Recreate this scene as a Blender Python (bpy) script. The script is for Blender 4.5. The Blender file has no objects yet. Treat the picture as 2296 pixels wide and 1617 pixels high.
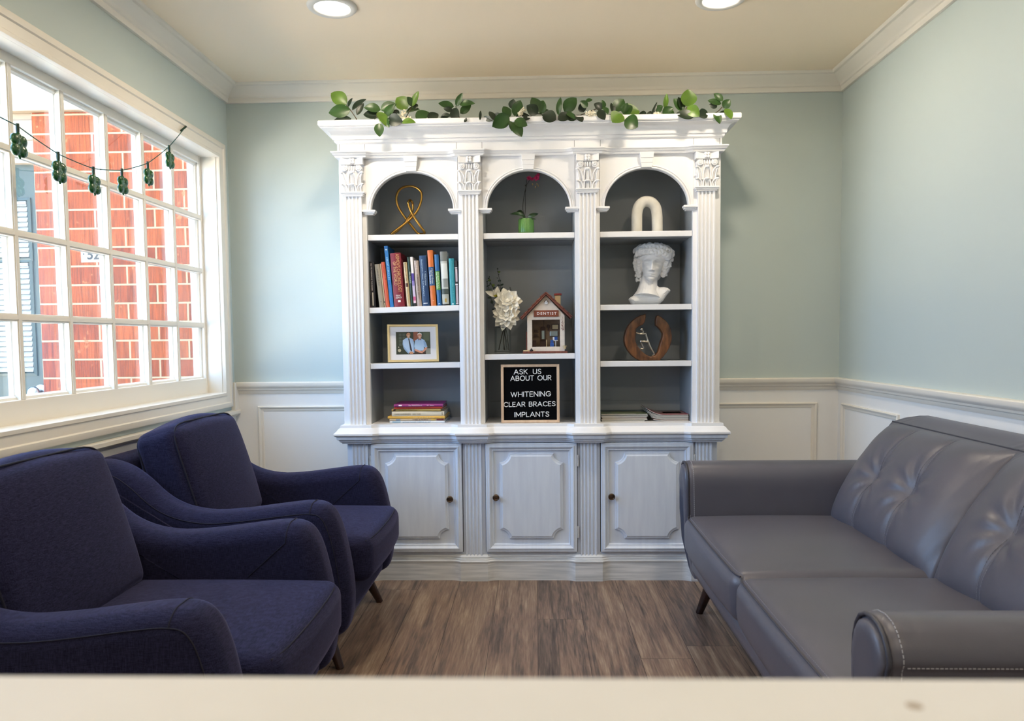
import bpy, bmesh, math, random
from mathutils import Matrix, Vector
random.seed(7)
SC = bpy.context.scene
COL = SC.collection
PI = math.pi

# ------------------------------------------------------------------ camera
HC = 1.11
FPX, CX, CY = 1700.0, 1148.0, 858.76
PITCH, YAW, ROLL = 0.0576331, 0.0315803, -0.00986416
def cam_axes():
    M = Matrix(((1, 0, 0), (0, 0, -1), (0, 1, 0)))
    c, s = math.cos(YAW), math.sin(YAW)
    Ry = Matrix(((c, 0, s), (0, 1, 0), (-s, 0, c)))
    c, s = math.cos(PITCH), math.sin(PITCH)
    Rx = Matrix(((1, 0, 0), (0, c, -s), (0, s, c)))
    c, s = math.cos(ROLL), math.sin(ROLL)
    Rz = Matrix(((c, -s, 0), (s, c, 0), (0, 0, 1)))
    return Rz @ Rx @ Ry @ M
RM = cam_axes()
cam_data = bpy.data.cameras.new('camera')
cam = bpy.data.objects.new('camera', cam_data)
COL.objects.link(cam)
r_, d_, f_ = RM[0], RM[1], RM[2]
cam.matrix_world = Matrix(((r_[0], -d_[0], -f_[0], 0), (r_[1], -d_[1], -f_[1], 0), (r_[2], -d_[2], -f_[2], HC), (0, 0, 0, 1)))
cam_data.sensor_width = 36
cam_data.lens = 36 * FPX / 2296
cam_data.shift_y = (CY - 808.5) / 2296
cam_data.clip_start = 0.02
cam_data.dof.use_dof = True
cam_data.dof.focus_distance = 3.3
cam_data.dof.aperture_fstop = 7.5
SC.camera = cam
def at(px, py, X=None, Y=None, Z=None):
    d = RM.transposed() @ Vector(((px - CX) / FPX, (py - CY) / FPX, 1))
    t = X / d[0] if X is not None else (Y / d[1] if Y is not None else (Z - HC) / d[2])
    return Vector((0, 0, HC)) + d * t

# ------------------------------------------------------------------ world, light, exposure
SC.view_settings.view_transform = 'Standard'
SC.view_settings.look = 'None'
SC.view_settings.exposure = 0.17
SC.view_settings.gamma = 1.0
SC.view_settings.use_curve_mapping = False
world = bpy.data.worlds.new('daylight')
SC.world = world
world.use_nodes = True
bgn = world.node_tree.nodes['Background']
bgn.inputs[0].default_value = (0.36, 0.61, 1.0, 1)
bgn.inputs[1].default_value = 8.0
sun_data = bpy.data.lights.new('sun', 'SUN')
sun_data.energy = 110.0; sun_data.angle = 0.01; sun_data.color = (1.0, 0.90, 0.76)
sun = bpy.data.objects.new('sun', sun_data)
COL.objects.link(sun)
sun.rotation_euler = Vector((0.80, 0.28, 1.0)).to_track_quat('Z', 'Y').to_euler()   # over the roof, on to the forecourt
CAN_POWER = 7.0
CAN_COLOR = (1.0, 0.85, 0.66)
ROOM = dict(xl=-1.53, xr=1.50, yb=3.80, yn=-1.7, h=2.37)

# ------------------------------------------------------------------ materials
def lin(h):
    h = h.lstrip('#')
    o = []
    for i in (0, 2, 4):
        c = int(h[i:i + 2], 16) / 255
        o.append(c / 12.92 if c <= 0.04045 else ((c + 0.055) / 1.055) ** 2.4)
    return (o[0], o[1], o[2], 1)
def N(nt, typ, **kw):
    n = nt.nodes.new(typ)
    for k, v in kw.items():
        if k in ('ins',):
            for a, b in v.items(): n.inputs[a].default_value = b
        else: setattr(n, k, v)
    return n
def base_mat(name):
    m = bpy.data.materials.new(name)
    m.use_nodes = True
    nt = m.node_tree
    return m, nt, nt.nodes['Principled BSDF']
def mat(name, col, rough=0.5, metal=0.0, var=0.0, vscale=(20, 20, 20), bump=0.0, bscale=(200, 200, 200), spec=0.5, coat=0.0, sheen=0.0, col2=None, detail=3.0):
    m, nt, b = base_mat(name)
    c = lin(col) if isinstance(col, str) else col
    b.inputs['Base Color'].default_value = c
    b.inputs['Roughness'].default_value = rough
    b.inputs['Metallic'].default_value = metal
    b.inputs['Specular IOR Level'].default_value = spec
    b.inputs['Coat Weight'].default_value = coat
    b.inputs['Sheen Weight'].default_value = sheen
    tc = None
    if var or col2 or bump:
        tc = N(nt, 'ShaderNodeTexCoord')
    if var or col2:
        mp = N(nt, 'ShaderNodeMapping'); mp.inputs['Scale'].default_value = vscale
        no = N(nt, 'ShaderNodeTexNoise', ins={'Scale': 1.0, 'Detail': detail})
        rp = N(nt, 'ShaderNodeValToRGB')
        c2 = lin(col2) if col2 else tuple(min(1, x * (1 + var)) for x in c[:3]) + (1,)
        c1 = c if col2 else tuple(x * (1 - var) for x in c[:3]) + (1,)
        rp.color_ramp.elements[0].position = 0.32; rp.color_ramp.elements[0].color = c1
        rp.color_ramp.elements[1].position = 0.68; rp.color_ramp.elements[1].color = c2
        nt.links.new(tc.outputs['Object'], mp.inputs['Vector'])
        nt.links.new(mp.outputs[0], no.inputs['Vector'])
        nt.links.new(no.outputs[0], rp.inputs[0])
        nt.links.new(rp.outputs[0], b.inputs['Base Color'])
    if bump:
        mp = N(nt, 'ShaderNodeMapping'); mp.inputs['Scale'].default_value = bscale
        no = N(nt, 'ShaderNodeTexNoise', ins={'Scale': 1.0, 'Detail': 4.0})
        bp = N(nt, 'ShaderNodeBump', ins={'Strength': bump, 'Distance': 0.002})
        nt.links.new(tc.outputs['Object'], mp.inputs['Vector'])
        nt.links.new(mp.outputs[0], no.inputs['Vector'])
        nt.links.new(no.outputs[0], bp.inputs['Height'])
        nt.links.new(bp.outputs[0], b.inputs['Normal'])
    return m
def emit_mat(name, col, s):
    m, nt, b = base_mat(name)
    b.inputs['Base Color'].default_value = (0.9, 0.9, 0.9, 1)
    b.inputs['Emission Color'].default_value = col
    b.inputs['Emission Strength'].default_value = s
    return m
def fabric_mat(name, c1, c2):
    m, nt, b = base_mat(name)
    tc = N(nt, 'ShaderNodeTexCoord')
    outs = []
    for sc in ((60, 60, 900), (900, 900, 60), (900, 60, 900)):
        mp = N(nt, 'ShaderNodeMapping'); mp.inputs['Scale'].default_value = sc
        no = N(nt, 'ShaderNodeTexNoise', ins={'Scale': 1.0, 'Detail': 2.0})
        nt.links.new(tc.outputs['Object'], mp.inputs['Vector']); nt.links.new(mp.outputs[0], no.inputs['Vector'])
        outs.append(no)
    a = N(nt, 'ShaderNodeMath', operation='ADD'); a2 = N(nt, 'ShaderNodeMath', operation='ADD'); mu = N(nt, 'ShaderNodeMath', operation='MULTIPLY')
    nt.links.new(outs[0].outputs[0], a.inputs[0]); nt.links.new(outs[1].outputs[0], a.inputs[1])
    nt.links.new(a.outputs[0], a2.inputs[0]); nt.links.new(outs[2].outputs[0], a2.inputs[1])
    nt.links.new(a2.outputs[0], mu.inputs[0]); mu.inputs[1].default_value = 0.3333
    rp = N(nt, 'ShaderNodeValToRGB')
    rp.color_ramp.elements[0].position = 0.40; rp.color_ramp.elements[0].color = lin(c1)
    rp.color_ramp.elements[1].position = 0.62; rp.color_ramp.elements[1].color = lin(c2)
    nt.links.new(mu.outputs[0], rp.inputs[0]); nt.links.new(rp.outputs[0], b.inputs['Base Color'])
    bp = N(nt, 'ShaderNodeBump', ins={'Strength': 0.35, 'Distance': 0.0015})
    nt.links.new(mu.outputs[0], bp.inputs['Height']); nt.links.new(bp.outputs[0], b.inputs['Normal'])
    b.inputs['Roughness'].default_value = 0.9
    b.inputs['Specular IOR Level'].default_value = 0.15
    b.inputs['Sheen Weight'].default_value = 0.25
    b.inputs['Sheen Roughness'].default_value = 0.4
    b.inputs['Sheen Tint'].default_value = (0.42, 0.42, 0.80, 1)
    return m
def floor_mat():
    m, nt, b = base_mat('plank_floor')
    L = nt.links.new
    tc = N(nt, 'ShaderNodeTexCoord')
    sp = N(nt, 'ShaderNodeSeparateXYZ'); cb = N(nt, 'ShaderNodeCombineXYZ')
    L(tc.outputs['Object'], sp.inputs[0]); L(sp.outputs['X'], cb.inputs['Y'])
    dv = N(nt, 'ShaderNodeMath', operation='DIVIDE'); L(sp.outputs['X'], dv.inputs[0]); dv.inputs[1].default_value = 0.178
    fl_ = N(nt, 'ShaderNodeMath', operation='FLOOR'); L(dv.outputs[0], fl_.inputs[0])
    wn = N(nt, 'ShaderNodeTexWhiteNoise', noise_dimensions='1D'); L(fl_.outputs[0], wn.inputs['W'])
    ad = N(nt, 'ShaderNodeMath', operation='MULTIPLY_ADD'); L(wn.outputs['Value'], ad.inputs[0]); ad.inputs[1].default_value = 1.22; L(sp.outputs['Y'], ad.inputs[2])
    L(ad.outputs[0], cb.inputs['X'])
    br = N(nt, 'ShaderNodeTexBrick', offset=0.0, offset_frequency=2)
    for k, v in {'Scale': 1.0, 'Brick Width': 1.22, 'Row Height': 0.178, 'Mortar Size': 0.0011, 'Mortar Smooth': 0.2, 'Bias': 0.0, 'Color1': (0, 0, 0, 1), 'Color2': (1, 1, 1, 1), 'Mortar': (0.5, 0.5, 0.5, 1)}.items(): br.inputs[k].default_value = v
    L(cb.outputs[0], br.inputs['Vector'])
    # offset the grain per plank
    va = N(nt, 'ShaderNodeVectorMath', operation='MULTIPLY_ADD')
    L(br.outputs['Color'], va.inputs[0]); va.inputs[1].default_value = (7.3, 5.1, 3.0); L(tc.outputs['Object'], va.inputs[2])
    mp = N(nt, 'ShaderNodeMapping'); mp.inputs['Scale'].default_value = (30, 2.2, 1)
    L(va.outputs[0], mp.inputs['Vector'])
    n1 = N(nt, 'ShaderNodeTexNoise', ins={'Scale': 1.0, 'Detail': 8.0, 'Roughness': 0.65, 'Distortion': 0.6}); L(mp.outputs[0], n1.inputs['Vector'])
    mp2 = N(nt, 'ShaderNodeMapping'); mp2.inputs['Scale'].default_value = (170, 9, 1); L(va.outputs[0], mp2.inputs['Vector'])
    n2 = N(nt, 'ShaderNodeTexNoise', ins={'Scale': 1.0, 'Detail': 5.0}); L(mp2.outputs[0], n2.inputs['Vector'])
    mp3 = N(nt, 'ShaderNodeMapping'); mp3.inputs['Scale'].default_value = (5, 1.3, 1); L(va.outputs[0], mp3.inputs['Vector'])
    n3 = N(nt, 'ShaderNodeTexNoise', ins={'Scale': 1.0, 'Detail': 2.0}); L(mp3.outputs[0], n3.inputs['Vector'])
    mx = N(nt, 'ShaderNodeMath', operation='MULTIPLY_ADD'); L(n2.outputs[0], mx.inputs[0]); mx.inputs[1].default_value = 0.55; L(n1.outputs[0], mx.inputs[2])
    mx2 = N(nt, 'ShaderNodeMath', operation='MULTIPLY_ADD'); L(n3.outputs[0], mx2.inputs[0]); mx2.inputs[1].default_value = 0.45; L(mx.outputs[0], mx2.inputs[2])
    mx3 = N(nt, 'ShaderNodeMath', operation='MULTIPLY_ADD'); L(br.outputs['Color'], mx3.inputs[0]); mx3.inputs[1].default_value = 0.09; L(mx2.outputs[0], mx3.inputs[2])
    mx4 = N(nt, 'ShaderNodeMath', operation='MULTIPLY'); L(mx3.outputs[0], mx4.inputs[0]); mx4.inputs[1].default_value = 0.6
    rp = N(nt, 'ShaderNodeValToRGB')
    e = rp.color_ramp.elements
    e[0].position = 0.44; e[0].color = lin('#3f342c')
    e[1].position = 0.80; e[1].color = lin('#a8947f')
    for p, c in ((0.55, '#62534a'), (0.64, '#80695a'), (0.71, '#8f7a68')):
        q = e.new(p); q.color = lin(c)
    L(mx4.outputs[0], rp.inputs[0])
    mm = N(nt, 'ShaderNodeMixRGB'); mm.blend_type = 'MIX'
    L(br.outputs['Fac'], mm.inputs[0]); L(rp.outputs[0], mm.inputs[1]); mm.inputs[2].default_value = lin('#3b2e28')
    L(mm.outputs[0], b.inputs['Base Color'])
    b.inputs['Roughness'].default_value = 0.42
    b.inputs['Specular IOR Level'].default_value = 0.35
    bp = N(nt, 'ShaderNodeBump', ins={'Strength': 0.15, 'Distance': 0.001}); L(n1.outputs[0], bp.inputs['Height']); L(bp.outputs[0], b.inputs['Normal'])
    return m
def brick_mat():
    m, nt, b = base_mat('combed_red_brick')
    L = nt.links.new
    tc = N(nt, 'ShaderNodeTexCoord'); sp = N(nt, 'ShaderNodeSeparateXYZ'); cb = N(nt, 'ShaderNodeCombineXYZ')
    L(tc.outputs['Object'], sp.inputs[0])
    ax = N(nt, 'ShaderNodeMath', operation='ADD'); L(sp.outputs['X'], ax.inputs[0]); ax.inputs[1].default_value = 2.5555 + 0.31 * 0.5
    ay = N(nt, 'ShaderNodeMath', operation='ADD'); L(sp.outputs['Z'], ay.inputs[0]); ay.inputs[1].default_value = 0.0957 * 30 - 2.0733 - 0.006
    L(ax.outputs[0], cb.inputs['X']); L(ay.outputs[0], cb.inputs['Y'])
    br = N(nt, 'ShaderNodeTexBrick', offset=0.5, offset_frequency=2)
    for k, v in {'Scale': 1.0, 'Brick Width': 0.31, 'Row Height': 0.0957, 'Mortar Size': 0.0055, 'Mortar Smooth': 0.3, 'Bias': 0.0, 'Color1': lin('#86340f'), 'Color2': lin('#a04a1c'), 'Mortar': lin('#a08868')}.items(): br.inputs[k].default_value = v
    L(cb.outputs[0], br.inputs['Vector'])
    mp = N(nt, 'ShaderNodeMapping'); mp.inputs['Scale'].default_value = (150, 1, 6); L(tc.outputs['Object'], mp.inputs['Vector'])
    no = N(nt, 'ShaderNodeTexNoise', ins={'Scale': 1.0, 'Detail': 3.0}); L(mp.outputs[0], no.inputs['Vector'])
    n2 = N(nt, 'ShaderNodeTexNoise', ins={'Scale': 30.0, 'Detail': 5.0}); L(tc.outputs['Object'], n2.inputs['Vector'])
    rp = N(nt, 'ShaderNodeValToRGB'); rp.color_ramp.elements[0].position = 0.35; rp.color_ramp.elements[0].color = (0.50, 0.46, 0.44, 1); rp.color_ramp.elements[1].position = 0.62; rp.color_ramp.elements[1].color = (1.08, 1.08, 1.08, 1)
    L(no.outputs[0], rp.inputs[0])
    mu = N(nt, 'ShaderNodeMixRGB'); mu.blend_type = 'MULTIPLY'; mu.inputs[0].default_value = 1.0; L(br.outputs['Color'], mu.inputs[1]); L(rp.outputs[0], mu.inputs[2])
    mm = N(nt, 'ShaderNodeMixRGB'); L(br.outputs['Fac'], mm.inputs[0]); L(mu.outputs[0], mm.inputs[1]); mm.inputs[2].default_value = lin('#a08868')
    r2 = N(nt, 'ShaderNodeValToRGB'); r2.color_ramp.elements[0].position = 0.66; r2.color_ramp.elements[1].position = 0.72
    L(n2.outputs[0], r2.inputs[0])
    m3 = N(nt, 'ShaderNodeMixRGB'); L(r2.outputs[0], m3.inputs[0]); L(mm.outputs[0], m3.inputs[1]); m3.inputs[2].default_value = lin('#a4643a')
    L(m3.outputs[0], b.inputs['Base Color'])
    b.inputs['Roughness'].default_value = 0.9
    inv = N(nt, 'ShaderNodeMath', operation='SUBTRACT'); inv.inputs[0].default_value = 1.0; L(br.outputs['Fac'], inv.inputs[1])
    bp = N(nt, 'ShaderNodeBump', ins={'Strength': 0.6, 'Distance': 0.006}); L(inv.outputs[0], bp.inputs['Height']); L(bp.outputs[0], b.inputs['Normal'])
    return m
def glass_mat(name, tint=(1, 1, 1, 1), refl=0.10):
    m = bpy.data.materials.new(name); m.use_nodes = True
    nt = m.node_tree
    for n in list(nt.nodes): nt.nodes.remove(n)
    o = N(nt, 'ShaderNodeOutputMaterial'); mx = N(nt, 'ShaderNodeMixShader'); tr = N(nt, 'ShaderNodeBsdfTransparent'); gl = N(nt, 'ShaderNodeBsdfGlossy')
    fr = N(nt, 'ShaderNodeLayerWeight', ins={'Blend': 0.25})
    ml = N(nt, 'ShaderNodeMath', operation='MULTIPLY'); ml.inputs[1].default_value = refl * 4
    tr.inputs[0].default_value = tint; gl.inputs['Roughness'].default_value = 0.02
    nt.links.new(fr.outputs['Fresnel'], ml.inputs[0]); nt.links.new(ml.outputs[0], mx.inputs[0])
    nt.links.new(tr.outputs[0], mx.inputs[1]); nt.links.new(gl.outputs[0], mx.inputs[2]); nt.links.new(mx.outputs[0], o.inputs[0])
    return m
def wood_mat(name, c1, c2, scale=(4, 4, 60), rough=0.5):
    return mat(name, c1, rough, col2=c2, vscale=scale, detail=6.0, bump=0.1, bscale=tuple(s * 3 for s in scale))

M = dict(
    wall=mat('green_grey_wall_paint', '#c0cbc6', 0.6, bump=0.05, bscale=(300, 300, 300)),
    ceil=mat('ceiling_paint', '#fbead0', 0.8),
    trim=mat('white_trim_paint', '#ece5d7', 0.35),
    wains=mat('wainscot_paint', '#f0eee9', 0.4),
    floor=floor_mat(),
    brick=brick_mat(),
    glass=glass_mat('window_glass', refl=0.05),
    case=mat('bookcase_white_paint', '#ededee', 0.42),
    base=mat('brushed_grey_white_paint', '#e8ebee', 0.45, col2='#c3c9ce', vscale=(5, 30, 90), detail=6),
    case_daylit=mat('bookcase_white_daylit_tint', '#dee7f4', 0.42, col2='#d4ddec', vscale=(40, 5, 5), detail=4),  # lower cupboards: blue of the window daylight mixed into the white paint colour
    inner=mat('grey_interior_paint', '#9da3a7', 0.42),
    navy=fabric_mat('navy_weave_fabric', '#0d0d21', '#2d2d4b'),
    piping=mat('navy_piping', '#121226', 0.9),
    darkwood=wood_mat('dark_walnut', '#1d0f0c', '#3a211a', (20, 20, 4), 0.35),
    leather=mat('grey_leather', '#595862', 0.36, bump=0.12, bscale=(500, 500, 500), spec=0.5, var=0.05, vscale=(6, 6, 6)),
    welt=mat('dark_leather_welt', '#3c3c46', 0.45),
    stitch=mat('pale_thread', '#a9a9b0', 0.7), stitch2=mat('grey_thread', '#83838c', 0.7),
    counter=mat('cream_laminate', '#dddfe3', 0.55, col2='#d6d8da', vscale=(9, 9, 9)),
    teal=mat('teal_door_paint', '#2b3a2e', 0.5, var=0.08, vscale=(6, 6, 2)),
    blind=mat('white_blind', '#a19a8d', 0.5),
    beam=mat('porch_white_wood', '#98856d', 0.7, var=0.04, vscale=(2, 2, 14)),
    conc=mat('porch_concrete', '#b9b4aa', 0.9, var=0.1, vscale=(8, 8, 8)),
    nickel=mat('satin_nickel', '#b8b8b8', 0.28, 1.0),
    bronze=mat('antique_bronze', '#6b5a4c', 0.28, 1.0),
    hinge=mat('hinge_paint', '#d5d7da', 0.4),
    lamp=emit_mat('lamp_diffuser', (1.0, 0.96, 0.88, 1), 5.0),
    lamptrim=mat('lamp_trim', '#e9e4da', 0.4),
    shadow=mat('dark_gap', '#2a2c30', 0.8),
)

# ------------------------------------------------------------------ mesh helpers
class MB:
    def __init__(s): s.v = []; s.f = []; s.m = []
    def add(s, vs, fs, mi=0):
        o = len(s.v); s.v += [tuple(v) for v in vs]
        for f in fs: s.f.append(tuple(i + o for i in f)); s.m.append(mi)
        return s
    def box(s, x0, x1, y0, y1, z0, z1, mi=0):
        vs = [(x0, y0, z0), (x1, y0, z0), (x1, y1, z0), (x0, y1, z0), (x0, y0, z1), (x1, y0, z1), (x1, y1, z1), (x0, y1, z1)]
        return s.add(vs, [(0, 3, 2, 1), (4, 5, 6, 7), (0, 1, 5, 4), (1, 2, 6, 5), (2, 3, 7, 6), (3, 0, 4, 7)], mi)
    def obox(s, c, size, R=None, mi=0):
        b = MB().box(-size[0] / 2, size[0] / 2, -size[1] / 2, size[1] / 2, -size[2] / 2, size[2] / 2)
        R = R or Matrix.Identity(3)
        return s.add([Vector(c) + R @ Vector(v) for v in b.v], b.f, mi)
    def tube(s, pts, r, n=8, closed=False, mi=0, cap=True):
        P = [Vector(p) for p in pts]; k = len(P)
        rr = r if isinstance(r, (list, tuple)) else [r] * k
        T = []
        for i in range(k):
            a = P[(i - 1) % k] if (closed or i > 0) else P[i]; b = P[(i + 1) % k] if (closed or i < k - 1) else P[i]
            t = (b - a); T.append(t.normalized() if t.length > 1e-9 else Vector((0, 0, 1)))
        u = T[0].orthogonal().normalized(); vs = []
        for i in range(k):
            u = (u - T[i] * u.dot(T[i]))
            u = u.normalized() if u.length > 1e-6 else T[i].orthogonal().normalized()
            w = T[i].cross(u)
            for j in range(n):
                a = 2 * PI * j / n
                vs.append(P[i] + (u * math.cos(a) + w * math.sin(a)) * rr[i])
        fs = []
        for i in range(k if closed else k - 1):
            for j in range(n):
                a = i * n + j; b = i * n + (j + 1) % n; c = ((i + 1) % k) * n + (j + 1) % n; d = ((i + 1) % k) * n + j
                fs.append((a, b, c, d))
        if not closed and cap: fs += [tuple(range(n - 1, -1, -1)), tuple(range((k - 1) * n, k * n))]
        return s.add(vs, fs, mi)
    def lathe(s, prof, n=24, c=(0, 0, 0), R=None, mi=0, cap=True):
        R = R or Matrix.Identity(3); C = Vector(c); vs = []; k = len(prof)
        for r, z in prof:
            for j in range(n):
                a = 2 * PI * j / n
                vs.append(C + R @ Vector((r * math.cos(a), r * math.sin(a), z)))
        fs = [(i * n + j, i * n + (j + 1) % n, (i + 1) * n + (j + 1) % n, (i + 1) * n + j) for i in range(k - 1) for j in range(n)]
        if cap: fs += [tuple(range(n - 1, -1, -1)), tuple(range((k - 1) * n, k * n))]
        return s.add(vs, fs, mi)
    def ell(s, c, rad, R=None, nu=16, nv=10, mi=0):
        R = R or Matrix.Identity(3); C = Vector(c); vs = [C + R @ Vector((0, 0, -rad[2]))]
        for i in range(1, nv):
            p = -PI / 2 + PI * i / nv
            for j in range(nu):
                a = 2 * PI * j / nu
                vs.append(C + R @ Vector((rad[0] * math.cos(p) * math.cos(a), rad[1] * math.cos(p) * math.sin(a), rad[2] * math.sin(p))))
        vs.append(C + R @ Vector((0, 0, rad[2])))
        fs = [(0, 1 + (j + 1) % nu, 1 + j) for j in range(nu)]
        for i in range(nv - 2):
            for j in range(nu):
                a = 1 + i * nu + j; b = 1 + i * nu + (j + 1) % nu
                fs.append((a, b, b + nu, a + nu))
        t = len(vs) - 1; o = 1 + (nv - 2) * nu
        fs += [(o + j, o + (j + 1) % nu, t) for j in range(nu)]
        return s.add(vs, fs, mi)
    def prism(s, poly, w0, w1, fn, mi=0):
        n = len(poly)
        vs = [fn(u, v, w0) for u, v in poly] + [fn(u, v, w1) for u, v in poly]
        fs = [tuple(range(n)), tuple(range(2 * n - 1, n - 1, -1))] + [(i, i + n, (i + 1) % n + n, (i + 1) % n) for i in range(n)]
        return s.add(vs, fs, mi)
    def slab(s, poly, th, r, fn, steps=5, mi=0):
        """A thick outline with rounded edges: poly in (u,v), thickness along w, centred."""
        n = len(poly); area = sum(poly[i][0] * poly[(i + 1) % n][1] - poly[(i + 1) % n][0] * poly[i][1] for i in range(n))
        sg = 1 if area > 0 else -1; nr = []
        for i in range(n):
            a, b, c = Vector(poly[i - 1]), Vector(poly[i]), Vector(poly[(i + 1) % n])
            n1 = (b - a).normalized(); n2 = (c - b).normalized()
            q = Vector((n1.y + n2.y, -(n1.x + n2.x))) * sg
            q.normalize(); k = max(0.5, q.dot(Vector((n1.y, -n1.x)) * sg)); nr.append(q / k)
        rings = []
        for side in (-1, 1):
            seq = range(steps + 1) if side < 0 else range(steps, -1, -1)
            for k in seq:
                a = PI / 2 * k / steps
                ins = r * (1 - math.sin(a)); w = side * (th / 2 - r * (1 - math.cos(a)))
                rings.append([fn(poly[i][0] - nr[i].x * ins, poly[i][1] - nr[i].y * ins, w) for i in range(n)])
        vs = [v for rg in rings for v in rg]; K = len(rings)
        fs = [(k * n + i, k * n + (i + 1) % n, (k + 1) * n + (i + 1) % n, (k + 1) * n + i) for k in range(K - 1) for i in range(n)]
        fs += [tuple(range(n - 1, -1, -1)), tuple(range((K - 1) * n, K * n))]
        return s.add(vs, fs, mi)
    def sweep(s, prof, path, closed=False, mi=0, up=(0, 0, 1)):
        """prof: closed polygon of (out, z); path: XY polyline; outward lies to the right of travel."""
        P = [Vector(p) for p in path]; k = len(P); n = len(prof); vs = []
        for i in range(k):
            d1 = (P[i] - P[i - 1]) if (closed or i > 0) else (P[i + 1] - P[i]); d2 = (P[(i + 1) % k] - P[i]) if (closed or i < k - 1) else d1
            n1 = Vector((d1.y, -d1.x)).normalized(); n2 = Vector((d2.y, -d2.x)).normalized()
            q = (n1 + n2); q.normalize(); q = q / max(0.4, q.dot(n1))
            for o, z in prof: vs.append((P[i].x + q.x * o, P[i].y + q.y * o, z))
        fs = [(i * n + j, ((i + 1) % k) * n + j, ((i + 1) % k) * n + (j + 1) % n, i * n + (j + 1) % n) for i in range(k if closed else k - 1) for j in range(n)]
        if not closed: fs += [tuple(range(n)), tuple(range(k * n - 1, (k - 1) * n - 1, -1))]
        return s.add(vs, fs, mi)
    def ring(s, u0, u1, v0, v1, prof, fn, mi=0):
        """A mitred rectangular frame: prof = closed polygon of (inset from the outer edge, height off the plane)."""
        n = len(prof); vs = []
        for cu, cv, su, sv in ((u0, v0, 1, 1), (u1, v0, -1, 1), (u1, v1, -1, -1), (u0, v1, 1, -1)):
            for i, h in prof: vs.append(fn(cu + su * i, cv + sv * i, h))
        fs = [(k * n + j, k * n + (j + 1) % n, ((k + 1) % 4) * n + (j + 1) % n, ((k + 1) % 4) * n + j) for k in range(4) for j in range(n)]
        return s.add(vs, fs, mi)
    def cushion(s, h, r, crown=(0, 0, 0), Mx=None, nc=9, ne=5, fn=None, mi=0):
        hx, hy, hz = h
        def axis(hh):
            k = max(0.0, hh - r)
            l = [-hh + (hh - k) * (1 - math.cos(PI / 2 * i / ne)) * 1.0 for i in range(ne)]
            l += [-k + 2 * k * i / nc for i in range(nc + 1)]
            l += [hh - (hh - k) * (1 - math.cos(PI / 2 * i / ne)) for i in range(ne - 1, -1, -1)]
            return l
        A = [axis(hx), axis(hy), axis(hz)]; H = (hx, hy, hz); vs = []; fs = []; key = {}
        def vid(p):
            kk = tuple(round(c, 7) for c in p)
            if kk in key: return key[kk]
            q = Vector([max(-(H[i] - r), min(H[i] - r, p[i])) for i in range(3)])
            d = Vector(p) - q
            v = q + d.normalized() * r if d.length > 1e-9 else Vector(p)
            u = [p[i] / H[i] for i in range(3)]
            v.x += crown[0] * u[0] ** 3 * (1 - u[1] ** 2) * (1 - u[2] ** 2)
            v.y += crown[1] * u[1] ** 3 * (1 - u[0] ** 2) * (1 - u[2] ** 2)
            v.z += crown[2] * u[2] ** 3 * (1 - u[0] ** 2) * (1 - u[1] ** 2)
            if fn: v = fn(v, u)
            key[kk] = len(vs); vs.append(Mx @ v if Mx else v); return key[kk]
        for ax in range(3):
            a, b = (ax + 1) % 3, (ax + 2) % 3
            for sg in (-1, 1):
                for i in range(len(A[a]) - 1):
                    for j in range(len(A[b]) - 1):
                        q = []
                        for ii, jj in ((i, j), (i + 1, j), (i + 1, j + 1), (i, j + 1)):
                            p = [0, 0, 0]; p[ax] = sg * H[ax]; p[a] = A[a][ii]; p[b] = A[b][jj]; q.append(vid(p))
                        fs.append(tuple(q) if sg > 0 else tuple(reversed(q)))
        return s.add(vs, fs, mi)
    def grid(s, fn, nu, nv, mi=0, closeu=False):
        vs = [fn(i / nu, j / nv) for i in range(nu + (0 if closeu else 1)) for j in range(nv + 1)]
        U = nu if closeu else nu + 1; w = nv + 1
        fs = [(i * w + j, ((i + 1) % U) * w + j, ((i + 1) % U) * w + j + 1, i * w + j + 1) for i in range(nu) for j in range(nv)]
        return s.add(vs, fs, mi)
    def build(s, name, mats, parent=None, smooth=40, bevel=0.0, seg=2, world=True, remesh=0, sm=0, solid=0):
        off = Vector((0, 0, 0))
        if parent is not None and world:
            p = parent
            while p: off += p.location; p = p.parent
        me = bpy.data.meshes.new(name)
        me.from_pydata([tuple(Vector(v) - off) for v in s.v], [], s.f)
        ml = mats if isinstance(mats, (list, tuple)) else [mats]
        for m in ml: me.materials.append(m)
        me.polygons.foreach_set('material_index', s.m)
        bm = bmesh.new(); bm.from_mesh(me)
        bmesh.ops.recalc_face_normals(bm, faces=bm.faces); bm.to_mesh(me); bm.free()
        if smooth:
            me.polygons.foreach_set('use_smooth', [len(p.vertices) < 9 for p in me.polygons])
            me.set_sharp_from_angle(angle=math.radians(smooth))
        me.update()
        o = bpy.data.objects.new(name, me); COL.objects.link(o)
        if parent is not None: o.parent = parent
        if solid:
            q = o.modifiers.new('solid', 'SOLIDIFY'); q.thickness = solid; q.offset = 0
        if remesh:
            q = o.modifiers.new('remesh', 'REMESH'); q.mode = 'VOXEL'; q.voxel_size = remesh; q.use_smooth_shade = True
        if sm:
            q = o.modifiers.new('smooth', 'SMOOTH'); q.factor = 0.5; q.iterations = sm
        if bevel:
            q = o.modifiers.new('bevel', 'BEVEL'); q.width = bevel; q.segments = seg; q.limit_method = 'ANGLE'; q.angle_limit = math.radians(40)
        return o
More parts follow.
